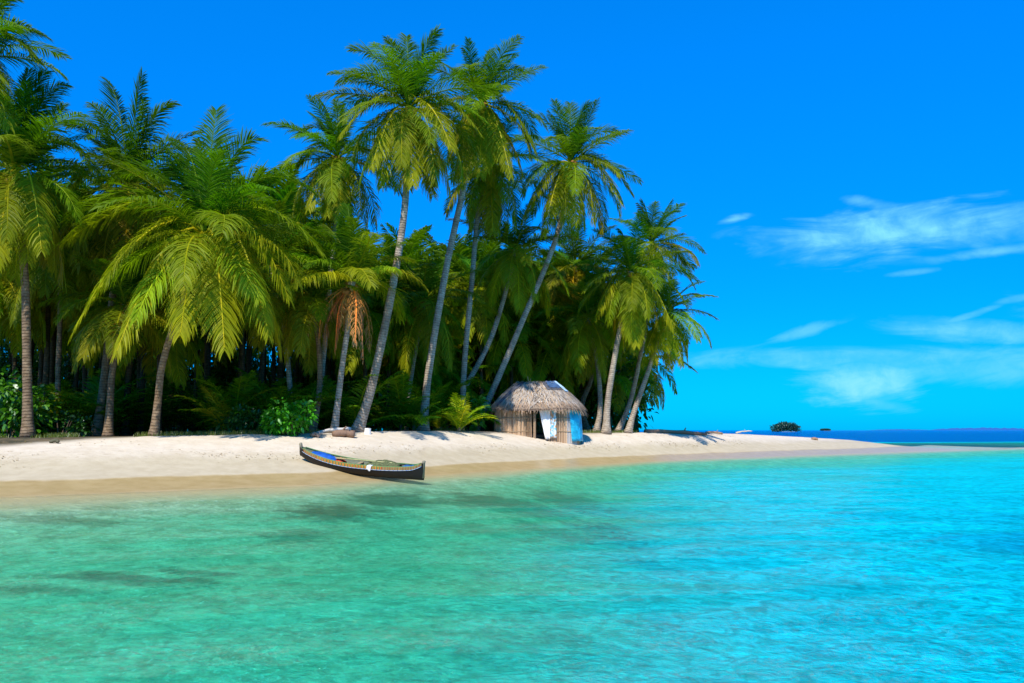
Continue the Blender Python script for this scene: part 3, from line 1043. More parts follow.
rngp = random.Random(17)
placed = []
tries = 0
while len(placed) < 150 and tries < 20000:
    tries += 1
    d = rngp.choice([rngp.uniform(44, 56), rngp.uniform(52, 76), rngp.uniform(60, 88)])
    u = rngp.uniform(-170, 668) if len(placed) < 108 else rngp.uniform(390, 650)
    x = (u - 512) / FPX * d
    if d < 43 + (x + 14) * 0.9 + 5:
        continue
    if x > 12.5 - (d - 60) * 0.12:
        continue
    if any((x - a) ** 2 + (d - b) ** 2 < 1.9 ** 2 for a, b in placed):
        continue
    vt = top_limit(u) - 12 + 110 * rngp.random() ** 1.4
    # the crown top is about 3.6 m above its heart
    top = P(u, vt, d).z
    H = top - 3.6 - hz(x, d)
    H = max(3.2, min(H, 15))
    placed.append((x, d))
    back_palm(x, d, H, rngp.uniform(0, 6.28))


# ------------------------------------------------------------------ broad-leaved bushes
def bush_mesh(seed, w, h, dp, n, ls, c1, c2):
    rg = np.random.RandomState(seed)
    lv = Leaves()
    m_ = 9 + int(w * 2)
    cl = np.stack([rg.uniform(-w / 2, w / 2, m_) * 0.75, rg.uniform(-dp / 2, dp / 2, m_) * 0.75, rg.uniform(0.15, 0.8, m_) * h], 1)
    cr = rg.uniform(0.22, 0.36, m_) * min(w, h * 1.3)
    i = rg.randint(0, m_, n)
    dirs = rg.normal(size=(n, 3))
    dirs /= np.linalg.norm(dirs, axis=1)[:, None]
    B = cl[i] + dirs * (cr[i] * rg.uniform(0.55, 1.05, n))[:, None]
    B[:, 2] = np.maximum(B[:, 2], 0.03)
    D = dirs + rg.normal(size=(n, 3)) * 0.5 + np.array([0, 0, 0.1])
    D /= np.linalg.norm(D, axis=1)[:, None]
    N = rg.normal(size=(n, 3)) * 0.5 + np.array([0, -0.2, 1.0])
    W = np.cross(D, N)
    W /= np.linalg.norm(W, axis=1)[:, None] + 1e-9
    L_ = (ls * rg.uniform(0.6, 1.3, n))[:, None]
    t = rg.uniform(0, 1, n)[:, None]
    c = np.array(c1)[None, :] * (1 - t) + np.array(c2)[None, :] * t
    c = np.concatenate([c, np.ones((n, 1))], 1)
    dn = np.array([0, 0, -0.15])[None, :]
    lv.strip([(B - W * L_ * 0.06, B + W * L_ * 0.06), (B + D * L_ * 0.4 - W * L_ * 0.27, B + D * L_ * 0.4 + W * L_ * 0.27),
              (B + D * L_ * 0.75 + dn * L_ - W * L_ * 0.2, B + D * L_ * 0.75 + dn * L_ + W * L_ * 0.2), (B + D * L_ + dn * 2 * L_ - W * L_ * 0.02, B + D * L_ + dn * 2 * L_ + W * L_ * 0.02)], c)
    return lv.mesh('foliage')


def stems_mesh(seed, w, h):
    rg = random.Random(seed)
    b = MB()
    for k in range(7):
        x, y = rg.uniform(-w * .3, w * .3), rg.uniform(-w * .2, w * .2)
        b.tube([(x * .4, y * .4, -0.1), (x * .8, y * .8, h * 0.35), (x * 1.2, y * 1.2, h * 0.75)], [0.04, 0.03, 0.015], 6, colr=(0.12, 0.08, 0.05))
    return b.mesh('stems', True)


def bush(u, v, d, w, h, label, seed, n=1500, ls=0.22, c1=(0.02, 0.10, 0.004), c2=(0.04, 0.20, 0.008), group=None, dp=None, cat='bush', name='leafy_bush'):
    d += DZ(u)
    b = P(u, v, d)
    z = hz(b.x, d)
    r = empty(name, (b.x, d, z), label, cat, group)
    link('foliage', bush_mesh(seed, w, h, dp or w * 0.7, n, ls, c1, c2), BROAD, r)
    link('stems', stems_mesh(seed, w, h), WOOD, r)
    return r


bush(291, 430, 39.3, 2.5, 1.5, 'bright green leafy bush on the sand edge left of the driftwood pile', 3, 1500, 0.24, (0.03, 0.17, 0.004), (0.07, 0.33, 0.01))
bush(8, 434, 39.0, 3.0, 3.3, 'bright green tall shrub behind the far left palm trunk', 4, 1500, 0.32, (0.03, 0.12, 0.004), (0.09, 0.25, 0.01))
bush(477, 428, 46.5, 1.3, 2.3, 'broad-leaved green plant against the left end of the hut', 6, 300, 0.42, (0.03, 0.14, 0.006), (0.06, 0.27, 0.012), cat='plant', name='broadleaf_plant')
bush(243, 433, 40.5, 2.2, 1.2, 'low dark shrub in the shade left of the leafy green bush', 8, 900, 0.22, (0.015, 0.07, 0.01), (0.03, 0.12, 0.015))
bush(60, 436, 40.0, 3.2, 1.1, 'low dark shrub in the shade between two left trunks', 9, 1000, 0.22, (0.015, 0.06, 0.01), (0.03, 0.12, 0.015))
bush(520, 428, 53, 3.6, 2.6, 'dark shrub showing just above the hut roof', 10, 1200, 0.3, (0.012, 0.05, 0.01), (0.02, 0.09, 0.012))

# shade shrubs at the back of the grove
sp = []
for k in range(4):
    r = empty('shade_shrub', (0, 0, 0), 'dark shrub in the deep shade at the back of the grove', 'bush', 'dark shrubs at the back of the grove')
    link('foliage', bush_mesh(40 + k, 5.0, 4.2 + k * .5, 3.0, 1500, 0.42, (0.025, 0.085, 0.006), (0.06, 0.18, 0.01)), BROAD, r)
    link('stems', stems_mesh(40 + k, 4.5, 4.2), WOOD, r)
    sp.append([r, False])
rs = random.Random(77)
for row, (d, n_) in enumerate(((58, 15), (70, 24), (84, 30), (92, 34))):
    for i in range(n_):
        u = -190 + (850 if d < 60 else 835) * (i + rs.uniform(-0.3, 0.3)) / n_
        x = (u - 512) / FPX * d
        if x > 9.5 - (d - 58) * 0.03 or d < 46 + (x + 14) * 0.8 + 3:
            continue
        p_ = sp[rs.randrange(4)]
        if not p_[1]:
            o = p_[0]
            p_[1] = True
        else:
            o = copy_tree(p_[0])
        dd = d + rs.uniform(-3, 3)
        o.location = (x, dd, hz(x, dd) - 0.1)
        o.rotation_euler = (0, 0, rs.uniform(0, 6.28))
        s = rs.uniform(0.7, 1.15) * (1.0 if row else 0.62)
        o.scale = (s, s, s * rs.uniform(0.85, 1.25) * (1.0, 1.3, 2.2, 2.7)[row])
for r, used in sp:
    if not used:
        for c in list(r.children):
            bpy.data.objects.remove(c)
        bpy.data.objects.remove(r)


# ------------------------------------------------------------------ young palms without trunk
def young_palm(u, v, d, L, n, seed, label, tone=1.3, name='young_palm'):
    d += DZ(u)
    b = P(u, v, d)
    r = empty(name, (b.x, d, hz(b.x, d)), label, 'palm tree', 'young trunkless palms under the grove')
    rg = np.random.RandomState(seed)
    lv = Leaves()
    for i in range(n):
        az = i * 2.4 + rg.uniform(-.3, .3)
        e0 = rg.uniform(0.7, 1.45)
        c = tuple(x * tone for x in lerp3(GREEN_M, GREEN_O, rg.uniform(0, 0.9)))
        lv.frond(arc_path(az, e0, rg.uniform(0.7, 1.5), L * rg.uniform(0.7, 1.1)), rg, 30, 1.1, 0.075, 0.3, c, side0=np.array([-math.sin(az), math.cos(az), 0]))
    link('fronds', lv.mesh('fronds'), LEAF, r)
    sb = MB()
    sb.tube([(0, 0, -0.1), (0, 0, 0.3), (0.02, 0, 0.6)], [0.16, 0.13, 0.07], 8, colr=(0.2, 0.14, 0.07))
    sb.build('stem_base', WOOD, r, smooth=True, colors=True)
    return r


young_palm(459, 428, 43.8, 2.9, 15, 1, 'young yellow-green palm without a trunk left of the hut')
young_palm(440, 427, 46.5, 2.2, 11, 2, 'small young palm just behind and left of the yellow-green one', 1.0)
young_palm(225, 432, 41.5, 3.6, 12, 3, 'dark young palm in the shade right of the big spreading palm trunk', 0.7)
young_palm(262, 432, 44.0, 3.6, 13, 4, 'taller green young palm behind the leafy green bush', 0.9)
young_palm(388, 430, 47.0, 3.2, 12, 5, 'young palm in the shade just right of the tallest palm trunk', 0.8)
young_palm(50, 434, 43.0, 3.6, 12, 6, 'young palm at far left behind the brown trunk', 0.8)

yp = empty('undergrowth_palm', (0, 0, 0), 'young palm in the deep shade between the trunks of the grove', 'palm tree', 'young palms in the deep shade of the grove')
rg_ = np.random.RandomState(91)
lv_ = Leaves()
for i in range(13):
    az = i * 2.4 + rg_.uniform(-.3, .3)
    c_ = tuple(x * 1.2 for x in lerp3(GREEN_Y, GREEN_M, rg_.uniform(0, 1)))
    lv_.frond(arc_path(az, rg_.uniform(0.6, 1.4), rg_.uniform(0.8, 1.5), 3.9 * rg_.uniform(0.7, 1.1)), rg_, 44, 1.1, 0.07, 0.4, c_, side0=np.array([-math.sin(az), math.cos(az), 0]))
link('fronds', lv_.mesh('fronds'), LEAF, yp)
sb_ = MB()
sb_.tube([(0, 0, -0.1), (0, 0, 0.4), (0.02, 0, 0.7)], [0.18, 0.14, 0.08], 8, colr=(0.16, 0.11, 0.05))
sb_.build('stem_base', WOOD, yp, smooth=True, colors=True)
ry = random.Random(3)
first_ = True
ky = 0
while ky < 40:
    u = ry.uniform(-60, 480)
    d = 41.5 + DZ(u) * 1.15 + ry.uniform(1.5, 13)
    if 470 < u < 600 and d < 60:
        continue
    x = (u - 512) / FPX * d
    o = yp if first_ else copy_tree(yp)
    first_ = False
    o.location = (x, d, hz(x, d))
    o.rotation_euler = (0, 0, ry.uniform(0, 6.28))
    q = ry.uniform(0.7, 1.25)
    o.scale = (q, q, q)
    ky += 1

# ------------------------------------------------------------------ hut
HD = 54.0
HS = HD / 45.8
hb = P(537, 437, HD)
HZ = hz(hb.x, HD - 1.0) - 0.02
K = HD / FPX
hut = empty('thatched_hut', (hb.x, HD, HZ), 'small cane-walled hut with a shaggy grey thatch roof, under the leaning palm', 'hut')


def hx(u):
    return (u - 539) * K


def hzv(v):
    return P(539, v, HD).z - HZ


rgh = random.Random(8)
A_, B_ = 2.42 * HS, 1.5 * HS          # wall oval half sizes
EA, EB = 2.80 * HS, 2.0 * HS          # eaves


def oval(a, A, B, p=0.62):
    c, s = math.cos(a), math.sin(a)
    return A * math.copysign(abs(c) ** p, c), B * math.copysign(abs(s) ** p, s)


EAVE = hzv(407.5)
RIDGE = hzv(382.5)
CANE = tone_mat('cane', 0.75, 0.25, 30, 0.3)
# door gap on the front between picture columns 537 and 549
dx0, dx1 = hx(536.5), hx(550)
walls = MB()
boards = MB()
stepn = 300
for i in range(stepn):
    a = 2 * math.pi * i / stepn
    x, y = oval(a, A_, B_)
    if y < 0 and dx0 < x < dx1:
        continue
    tgt = boards if (y < 0 and hx(567) < x < hx(577)) else walls
    c = lerp3((0.46, 0.29, 0.16), (0.58, 0.40, 0.24), rgh.random())
    if rgh.random() < 0.18:
        c = (0.36, 0.22, 0.12)
    if tgt is boards:
        c = lerp3((0.40, 0.36, 0.32), (0.55, 0.50, 0.44), rgh.random())
    r = rgh.uniform(0.022, 0.034)
    x += rgh.uniform(-.012, .012)
    y += rgh.uniform(-.015, .015)
    tgt.tube([(x, y, -0.6), (x + rgh.uniform(-.01, .01), y, EAVE * 0.5), (x, y, EAVE + 0.3)], r, 6, colr=c)
walls.build('cane_wall', CANE, hut, colors=True)
boards.build('grey_stick_panel', CANE, hut, colors=True)
rails = MB()
for z in (0.38, 1.25):
    pr = []
    for i in range(81):
        a = 2 * math.pi * i / 80
        x, y = oval(a, A_ + 0.045, B_ + 0.045)
        if y < 0 and dx0 < x < dx1:
            if len(pr) > 1:
                rails.tube(pr, 0.022, 6, colr=(0.36, 0.25, 0.14))
            pr = []
            continue
        pr.append((x, y, z + 0.02 * math.sin(i)))
    if len(pr) > 1:
        rails.tube(pr, 0.022, 6, colr=(0.36, 0.25, 0.14))
rails.build('wall_rail', CANE, hut, colors=True)
for x in (dx0, dx1):
    pb = MB()
    yy = -B_ - 0.02
    pb.tube([(x, yy, -0.6), (x, yy, EAVE + 0.25)], 0.045, 8, colr=(0.25, 0.17, 0.1))
    pb.build('door_post', CANE, hut, colors=True)


# roof surface: from oval eaves to a short ridge
def roof_pt(a, q):
    ex, ey = oval(a, EA, EB, 0.7)
    rx = max(-1.3, min(1.3, ex * 0.42)) - 0.05
    ry = 0.0
    # slopes bulge outward like heavy thatch
    x = ex + (rx - ex) * q
    y = ey + (ry - ey) * q
    bul = math.sin(q * math.pi) * 0.09
    z = EAVE - 0.08 + (RIDGE - EAVE + 0.08) * (q ** 0.92) + bul + 0.05 * math.sin(a * 5 + 1) * (1 - q)
    z -= 0.12 * (1 - q) * math.cos(a - 0.15) ** 8
    return Vector((x, y, z))


core = MB()
na, nq = 96, 14
vs = []
for j in range(nq + 1):
    for i in range(na):
        p = roof_pt(2 * math.pi * i / na, j / nq)
        p.z += rgh.uniform(-.025, .025) - 0.05
        vs.append(p)
fs = []
for j in range(nq):
    for i in range(na):
        fs.append((j * na + i, j * na + (i + 1) % na, (j + 1) * na + (i + 1) % na, (j + 1) * na + i))
core.add(vs, fs, (0.22, 0.16, 0.11))
core.add([roof_pt(2 * math.pi * i / na, 0) - Vector((0, 0, 0.16)) for i in range(na)] + [roof_pt(2 * math.pi * i / na, 0) - Vector((0, 0, 0.05)) for i in range(na)],
         [(i, (i + 1) % na, na + (i + 1) % na, na + i) for i in range(na)], (0.15, 0.1, 0.07))
roof = core.build('thatch_roof', STRAW, hut, colors=True)
th = MB()
for row in range(17):
    q0 = row / 17 * 0.99
    cnt = int(560 * (1 - q0 * 0.6))
    for i in range(cnt):
        a = 2 * math.pi * (i + rgh.random()) / cnt
        q = min(0.98, q0 + rgh.uniform(0, 0.06))
        p1 = roof_pt(a, min(1, q + 0.10)) + Vector((0, 0, 0.02))
        p0 = roof_pt(a + rgh.uniform(-.03, .03), q)
        dn = (p0 - p1)
        ln = rgh.uniform(0.9, 1.7)
        tip = p1 + dn * ln * 1.35
        out_ = Vector((p0.x, p0.y, 0)).normalized()
        if q < 0.05:
            tip = p0 + dn.normalized() * rgh.uniform(0.08, 0.36) + Vector((0, 0, -rgh.uniform(0.08, 0.42)))
        tip += out_ * rgh.uniform(-0.02, 0.05) + Vector((0, 0, rgh.uniform(0, 0.07)))
        tx = Vector((-math.sin(a), math.cos(a), 0)) * rgh.uniform(0.012, 0.028)
        g = rgh.random()
        c = lerp3((0.26, 0.215, 0.17), (0.50, 0.42, 0.335), g)
        if rgh.random() < 0.22:
            c = (0.45, 0.30, 0.17)
        if rgh.random() < 0.10:
            c = (0.12, 0.09, 0.07)
        if q < 0.09:
            c = lerp3(c, (0.34, 0.20, 0.11), 0.6)
        mid = (p1 + tip) / 2 + Vector((0, 0, 0.03))
        th.add([p1 - tx, p1 + tx, mid + tx, mid - tx, tip + tx * .4, tip - tx * .4], [(0, 1, 2, 3), (3, 2, 4, 5)], c)
th.build('thatch', STRAW, roof, colors=True)
rc = MB()
for k in range(150):
    x = rgh.uniform(-1.35, 1.25)
    a = rgh.choice([-1, 1])
    p = Vector((x, 0.03 * a, RIDGE + 0.02))
    t2 = p + Vector((rgh.uniform(-.12, .12), a * rgh.uniform(0.1, 0.35), rgh.uniform(-0.12, 0.10)))
    rc.tube([p, t2], [0.015, 0.006], 4, colr=lerp3((0.3, 0.26, 0.22), (0.5, 0.4, 0.3), rgh.random()))
rc.tube([(-0.55, 0, RIDGE - .1), (-0.62, 0.02, RIDGE + 0.42)], [0.03, 0.02], 6, colr=(0.2, 0.15, 0.1))
rc.tube([(-0.5, 0, RIDGE - .1), (-0.40, 0.02, RIDGE + 0.28)], [0.03, 0.02], 6, colr=(0.2, 0.15, 0.1))
rc.build('ridge_cap', STRAW, roof, colors=True)


def cloth(name, label, grid, colr_mat, parent=None, thick=0.012, cat=None, double=True):
    """grid: rows of points -> a thin two-sided cloth with real thickness"""
    b = MB()
    R_, C_ = len(grid), len(grid[0])
    vs = [p for row in grid for p in row]
    fs = [(j * C_ + i, j * C_ + i + 1, (j + 1) * C_ + i + 1, (j + 1) * C_ + i) for j in range(R_ - 1) for i in range(C_ - 1)]
    b.add(vs, fs)
    o = b.build(name, colr_mat, parent, smooth=True)
    md = o.modifiers.new('thick', 'SOLIDIFY')
    md.thickness = thick
    if cat:
        tag(o, label, cat)
    elif label:
        o['label'] = label
    return o


WHITE = simple('white_cloth', (0.78, 0.76, 0.72), 0.9, 0.1, 0.08, 3, 0.3)
BLUEC = simple('cyan_plastic_sheet', (0.02, 0.42, 0.62), 0.45, 0.4, 0.35, 3, 0.5)
GREYT = simple('grey_blue_tarp', (0.05, 0.10, 0.19), 0.95, 0.05, 0.3, 4, 0.5)
DARKT = simple('dark_tarp_strip', (0.075, 0.075, 0.085), 0.7, 0.25, 0.4, 4, 0.5)
PALET = simple('pale_blue_tarp', (0.32, 0.45, 0.56), 0.95, 0.05, 0.2, 4, 0.4)


def pattern_cloth():
    m_, t, out = mat('patterned_cloth')
    v = t.obj()
    n = t.node('ShaderNodeTexVoronoi')
    t.put(n.inputs['Vector'], v)
    n.inputs['Scale'].default_value = 9
    c = t.mix(t.ss(t.xyz(n.outputs['Color'])[0], 0.35, 0.55), (0.12, 0.42, 0.52), (0.62, 0.66, 0.62))
    c = t.mix(t.ss(t.xyz(n.outputs['Color'])[1], 0.7, 0.8), c, (0.5, 0.28, 0.14))
    p = principled(t, c, 0.9, 0.1)
    t.l.new(p.outputs[0], out.inputs[0])
    return m_


def hang(u0, u1, v0, v1, yoff, m0=0.0, m1=0.0, nx=12, nz=14, amp=0.05, fl=3):
    """cloth sheet hung on the front wall; m0/m1 pull its two lower corners sideways (metres)"""
    g = []
    for j in range(nz + 1):
        q = j / nz
        row = []
        for i in range(nx + 1):
            s = i / nx
            xa = hx(u0) + m0 * q
            xb = hx(u1) + m1 * q
            x = xa + (xb - xa) * s
            z = hzv(v0) + (hzv(v1) - hzv(v0)) * q
            row.append(Vector((x, yoff - 0.03 * q + amp * math.sin(s * math.pi * fl + q * 1.5) * (0.3 + 0.7 * q), z)))
        g.append(row)
    return g


WY = -B_ - 0.10
cloth('door_curtain', 'white door curtain, gathered towards its lower end', hang(538.5, 551, 402, 439, WY, m0=0.52, m1=-0.02), WHITE, hut)
cloth('patterned_curtain', 'blue and white patterned strip of cloth beside the doorway', hang(550.5, 556.5, 403, 438, WY + 0.01, m0=0, m1=0.02, amp=.03), pattern_cloth(), hut)
# cyan sheet wrapped on the right end
g = []
for j in range(11):
    q = j / 10
    row = []
    for i in range(13):
        a = -0.95 + 1.15 * i / 12
        x, y = oval(a, A_ + 0.12 + 0.10 * q, B_ + 0.1)
        f = 0.03 * math.sin(i * 1.7 + q * 2)
        row.append(Vector((x + f - .10 * (1 - q), y + f, EAVE + 0.02 - (EAVE + 0.3) * q - (0.0 if i % 3 else -0.03 * q))))
    g.append(row)
cloth('end_sheet', 'bright cyan plastic sheet over the right end wall', g, BLUEC, hut)


def roof_patch(name, label, a0, a1, q0, q1, m_, n=12, lift=0.09, wav=0.02):
    g = []
    for j in range(n + 1):
        q = q0 + (q1 - q0) * j / n
        row = []
        for i in range(n + 1):
            sft = i / n
            aa0, aa1 = (a0 if isinstance(a0, tuple) else (a0, a0)), (a1 if isinstance(a1, tuple) else (a1, a1))
            lo = aa0[0] + (aa0[1] - aa0[0]) * j / n
            hi = aa1[0] + (aa1[1] - aa1[0]) * j / n
            p = roof_pt(lo + (hi - lo) * sft, q)
            p.z += lift + wav * math.sin(i * 1.3 + j)
            p.y -= lift * 0.4
            row.append(p)
        g.append(row)
    return cloth(name, label, g, m_, roof, 0.02)


F = -math.pi / 2
roof_patch('roof_strip', 'dark weathered strip running down the left of the roof', (F - 0.92, F - 0.72), (F - 0.82, F - 0.40), 0.02, 0.95, DARKT)
roof_patch('roof_tarp', 'grey-blue tarp patch by the ridge', (F + 0.30, F + 0.30), (F + 0.85, F + 0.95), 0.66, 1.0, GREYT, lift=0.10)
roof_patch('roof_tarp', 'pale blue tarp patch right of the ridge', (F + 0.84, F + 0.93), (F + 1.08, F + 1.2), 0.52, 0.99, PALET, lift=0.11)
roof_patch('roof_strip', 'dark strip below the grey-blue tarp patch', (F + 0.20, F + 0.15), (F + 0.80, F + 0.30), 0.58, 0.98, DARKT, lift=0.075)
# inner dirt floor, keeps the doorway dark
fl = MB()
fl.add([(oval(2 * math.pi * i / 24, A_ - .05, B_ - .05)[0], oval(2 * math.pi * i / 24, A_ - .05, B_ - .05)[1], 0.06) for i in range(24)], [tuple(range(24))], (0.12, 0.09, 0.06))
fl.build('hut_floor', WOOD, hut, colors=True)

# ------------------------------------------------------------------ dugout canoe
pr_ = ground_at(424, 478.5)
pl_ = ground_at(300, 460)
stern = Vector((P(424, 478, 33.2).x, 33.2, -0.06))
bow = Vector((pl_.x, pl_.y, pl_.z - 0.36))
axv = bow - stern
CL = axv.length
canoe = empty('dugout_canoe', (stern + bow) / 2, 'long dark dugout canoe with painted rim, bow on the sand and stern at the water', 'canoe')
xa = axv.normalized()
ya = Vector((0, 0, 1)).cross(xa).normalized()
za = xa.cross(ya)
canoe.rotation_euler = (Matrix((xa, ya, za)).transposed() @ Matrix.Rotation(-0.17, 3, 'X')).to_euler()
# local +x = bow (left in the picture), local -y is away? keep both sides alike
def csec(s):
    """half width, keel height, rim height at s in [-1 stern, 1 bow]"""
    w = 0.46 * (1 - abs(s) ** 2.6) ** 0.75 + 0.045
    keel = 0.36 * max(0, (s + 0.1) / 1.1) ** 2 + 0.20 * max(0, (s - 0.45) / 0.55) ** 2.2 + 0.05 * max(0, -s) ** 2
    rim = 0.50 + 0.14 * abs(s) ** 2.5
    if s > 0:
        rim = 0.50 + 0.33 * s ** 2 + 0.12 * s ** 3
    if s < -0.82:
        rim += 0.16 * ((-s - 0.82) / 0.18) ** 1.5
    return w, keel, rim


HL = CL / 2
N = 44
prof_n = 9
outer = MB()
inner = MB()


def ring(s, inset=0.0, lower=0.0):
    w, keel, rim = csec(s)
    w = max(0.012, w - inset)
    kz = keel + lower
    r_ = []
    for k in range(prof_n):
        f = k / (prof_n - 1)
        a = math.pi * (f - 0.5)
        yy = w * math.sin(a) * (1.0 if abs(math.sin(a)) > .99 else 0.97)
        zz = rim - (rim - kz) * (math.cos(a) ** 0.62 if math.cos(a) > 1e-6 else 0)
        r_.append(Vector((s * HL, yy, zz)))
    return r_


def loft(mb, rings, colr, flip=False):
    vs = [p for r_ in rings for p in r_]
    m_ = len(rings[0])
    fs = []
    for j in range(len(rings) - 1):
        for k in range(m_ - 1):
            q = (j * m_ + k, j * m_ + k + 1, (j + 1) * m_ + k + 1, (j + 1) * m_ + k)
            fs.append(q[::-1] if flip else q)
    mb.add(vs, fs, colr)
    return vs


S_ = [-1 + 2 * i / N for i in range(N + 1)]
loft(outer, [ring(s) for s in S_], (0.014, 0.010, 0.007))
# ends closed
for s in (-1, 1):
    r_ = ring(s)
    outer.add(r_, [tuple(range(len(r_)))], (0.014, 0.010, 0.007))
si = [-0.96 + 1.92 * i / N for i in range(N + 1)]
loft(outer, [ring(s, 0.05, 0.07) for s in si], (0.16, 0.17, 0.10), True)
# top of the hull wall, between outer and inner skin
for side in (0, -1):
    a_ = [ring(s * 0.96 / 1.0)[side] for s in S_]
    b_ = [ring(s * 0.96, 0.05, 0.07)[side] for s in S_]
    vs = a_ + b_
    n1 = len(a_)
    outer.add([p + Vector((0, 0, 0.002)) for p in vs], [(i, i + 1, n1 + i + 1, n1 + i) for i in range(n1 - 1)], (0.12, 0.11, 0.06))
HULL = tone_mat('canoe_hull', 0.6, 0.3, 18, 0.4, (0.3, 1, 1))
outer.build('hull', HULL, canoe, colors=True, smooth=True)


def rim_strip(name, off_top, off_bot, colr_fn, label, sides=(0, -1), s0=-0.97, s1=0.97, proud=0.012, seg=150, mt=None):
    b = MB()
    for side in sides:
        sg = -1 if side == 0 else 1
        for i in range(seg):
            sa, sb = s0 + (s1 - s0) * i / seg, s0 + (s1 - s0) * (i + 1) / seg
            pa, pb = [], []
            for s, q in ((sa, pa), (sb, pb)):
                w, keel, rim = csec(s)
                for oz in (off_top, off_bot):
                    tt = max(0.0, -oz) / max(0.05, rim - keel)
                    ww = w * math.sin(math.acos(min(1, tt ** (1 / 0.62)))) + proud
                    q.append(Vector((s * HL, sg * ww, rim + oz)))
                for oz in (off_top, off_bot):
                    q.append(Vector((s * HL, sg * (w - 0.055), rim + oz)) if oz >= -0.001 else Vector((s * HL, sg * (w * 0.9), rim + oz)))
            for cc in [colr_fn(i, seg)]:
                b.add(pa[:2] + pb[:2], [(0, 1, 3, 2)], cc)
                if off_top > 0:
                    b.add([pa[0], pa[2], pb[2], pb[0]], [(0, 1, 2, 3)], cc)
                    b.add([pa[2], pa[3], pb[3], pb[2]], [(0, 1, 2, 3)], cc)
    o = b.build(name, mt or HULL, canoe, colors=True)
    if label:
        o['label'] = label
    return o


def zig(i, n):
    if i / n > 0.86 or i / n < 0.30:
        base = [(0.30, 0.22, 0.07), (0.22, 0.17, 0.06), (0.34, 0.10, 0.03)]
    else:
        base = [(0.50, 0.30, 0.03), (0.36, 0.04, 0.02), (0.42, 0.27, 0.03), (0.04, 0.10, 0.05)]
    return base[i % len(base)]


PAINT = tone_mat('canoe_paint', 0.5, 0.35, 30, 0.2)
rim_strip('painted_band', 0.03, -0.085, zig, 'red and yellow zigzag painted band along the rim', mt=PAINT, s1=0.9)
for sd_ in (0, -1):
    rim_strip('white_line', -0.088, -0.112, lambda i, n: (0.42, 0.48, 0.55) if i % 5 else (0.12, 0.22, 0.45), 'thin white and blue line below the painted band', mt=PAINT, s1=0.93, proud=0.016, sides=(sd_,))
# green inner rim cap
cap = MB()
for sg in (-1, 1):
    pts = []
    for i in range(60):
        s = -0.93 + 1.86 * i / 59
        w, keel, rim = csec(s)
        pts.append((s * HL, sg * (w - 0.06), rim + 0.03))
    cap.tube(pts, 0.022, 6, colr=(0.10, 0.20, 0.06))
cap.build('rim_rail', PAINT, canoe, colors=True)
# bow and stern posts
for s, hh, nm in ((0.985, 0.17, 'bow_post'), (-0.985, 0.10, 'stern_post')):
    w, keel, rim = csec(s)
    b = MB()
    b.tube([(s * HL, 0, keel + 0.1), (s * HL, 0, rim), (s * HL + 0.02 * math.copysign(1, s), 0, rim + hh * 0.7), (s * HL - 0.01, 0, rim + hh)], [0.06, 0.07, 0.075, 0.035], 10, colr=(0.22, 0.19, 0.12))
    b.build(nm, HULL, canoe, colors=True, smooth=True)
for s in (-0.45, 0.05, 0.5):
    w, keel, rim = csec(s)
    b = MB()
    b.box((s * HL, 0, rim - 0.07), 0.16, 2 * w - 0.10, 0.035, colr=(0.30, 0.22, 0.12))
    b.build('thwart', WOOD, canoe, colors=True)


def cw(x, y, z):
    return canoe.matrix_basis @ Vector((x, y, z))


# things lying in the canoe
def lump(name, label, cat, s0, s1, hgt, m_, seed, ys=(-0.34, 0.34), base=0.30, grp=None):
    rg = random.Random(seed)
    g = []
    n1, n2 = 14, 8
    for i in range(n1 + 1):
        row = []
        s = s0 + (s1 - s0) * i / n1
        w, keel, rim = csec(s)
        base = rim - 0.17
        for j in range(n2 + 1):
            f = j / n2
            yy = (ys[0] + (ys[1] - ys[0]) * f)
            yy = max(-w + 0.08, min(w - 0.08, yy))
            e = math.sin(f * math.pi) ** 0.5 * math.sin((0.08 + 0.84 * i / n1) * math.pi) ** 0.4
            row.append(Vector((s * HL, yy, base + hgt * e * rg.uniform(0.8, 1.15))))
        g.append(row)
    c0 = Vector(((s0 + s1) / 2 * HL, 0, base))
    g = [[p - c0 for p in row] for row in g]
    o = cloth(name, label, g, m_, None, 0.02, cat)
    o.location = cw(*c0)
    o.rotation_euler = canoe.rotation_euler
    if grp:
        o['group'] = grp
    return o


BLUEB = simple('blue_tarp', (0.008, 0.08, 0.34), 0.5, 0.35, 0.3, 6, 0.5)
REDC = simple('red_cloth', (0.55, 0.06, 0.03), 0.85, 0.1, 0.3, 8, 0.3)
NET = simple('olive_net', (0.11, 0.12, 0.05), 0.9, 0.1, 0.6, 30, 0.9)
NAVY = simple('navy_cloth', (0.03, 0.10, 0.24), 0.85, 0.1, 0.4, 12, 0.4)
lump('folded_tarp', 'bright blue tarp folded in the bow half of the canoe', 'tarp', 0.38, 0.80, 0.26, BLUEB, 1, base=0.36)
lump('cloth_bundle', 'small red cloth bundle behind the blue tarp in the canoe', 'cloth', 0.26, 0.38, 0.26, REDC, 2, (-0.2, 0.3), base=.36)
lump('fishing_net', 'olive fishing net heaped in the middle of the canoe', 'net', -0.62, -0.12, 0.34, NET, 3, base=0.34)
lump('cloth_bundle', 'dark navy cloth heap near the canoe stern', 'cloth', -0.88, -0.64, 0.20, NAVY, 4, base=0.36)
pb = MB()
pb.tube([(-1.0, 0, 0), (1.0, 0, 0)], 0.022, 8, colr=(0.40, 0.36, 0.16))
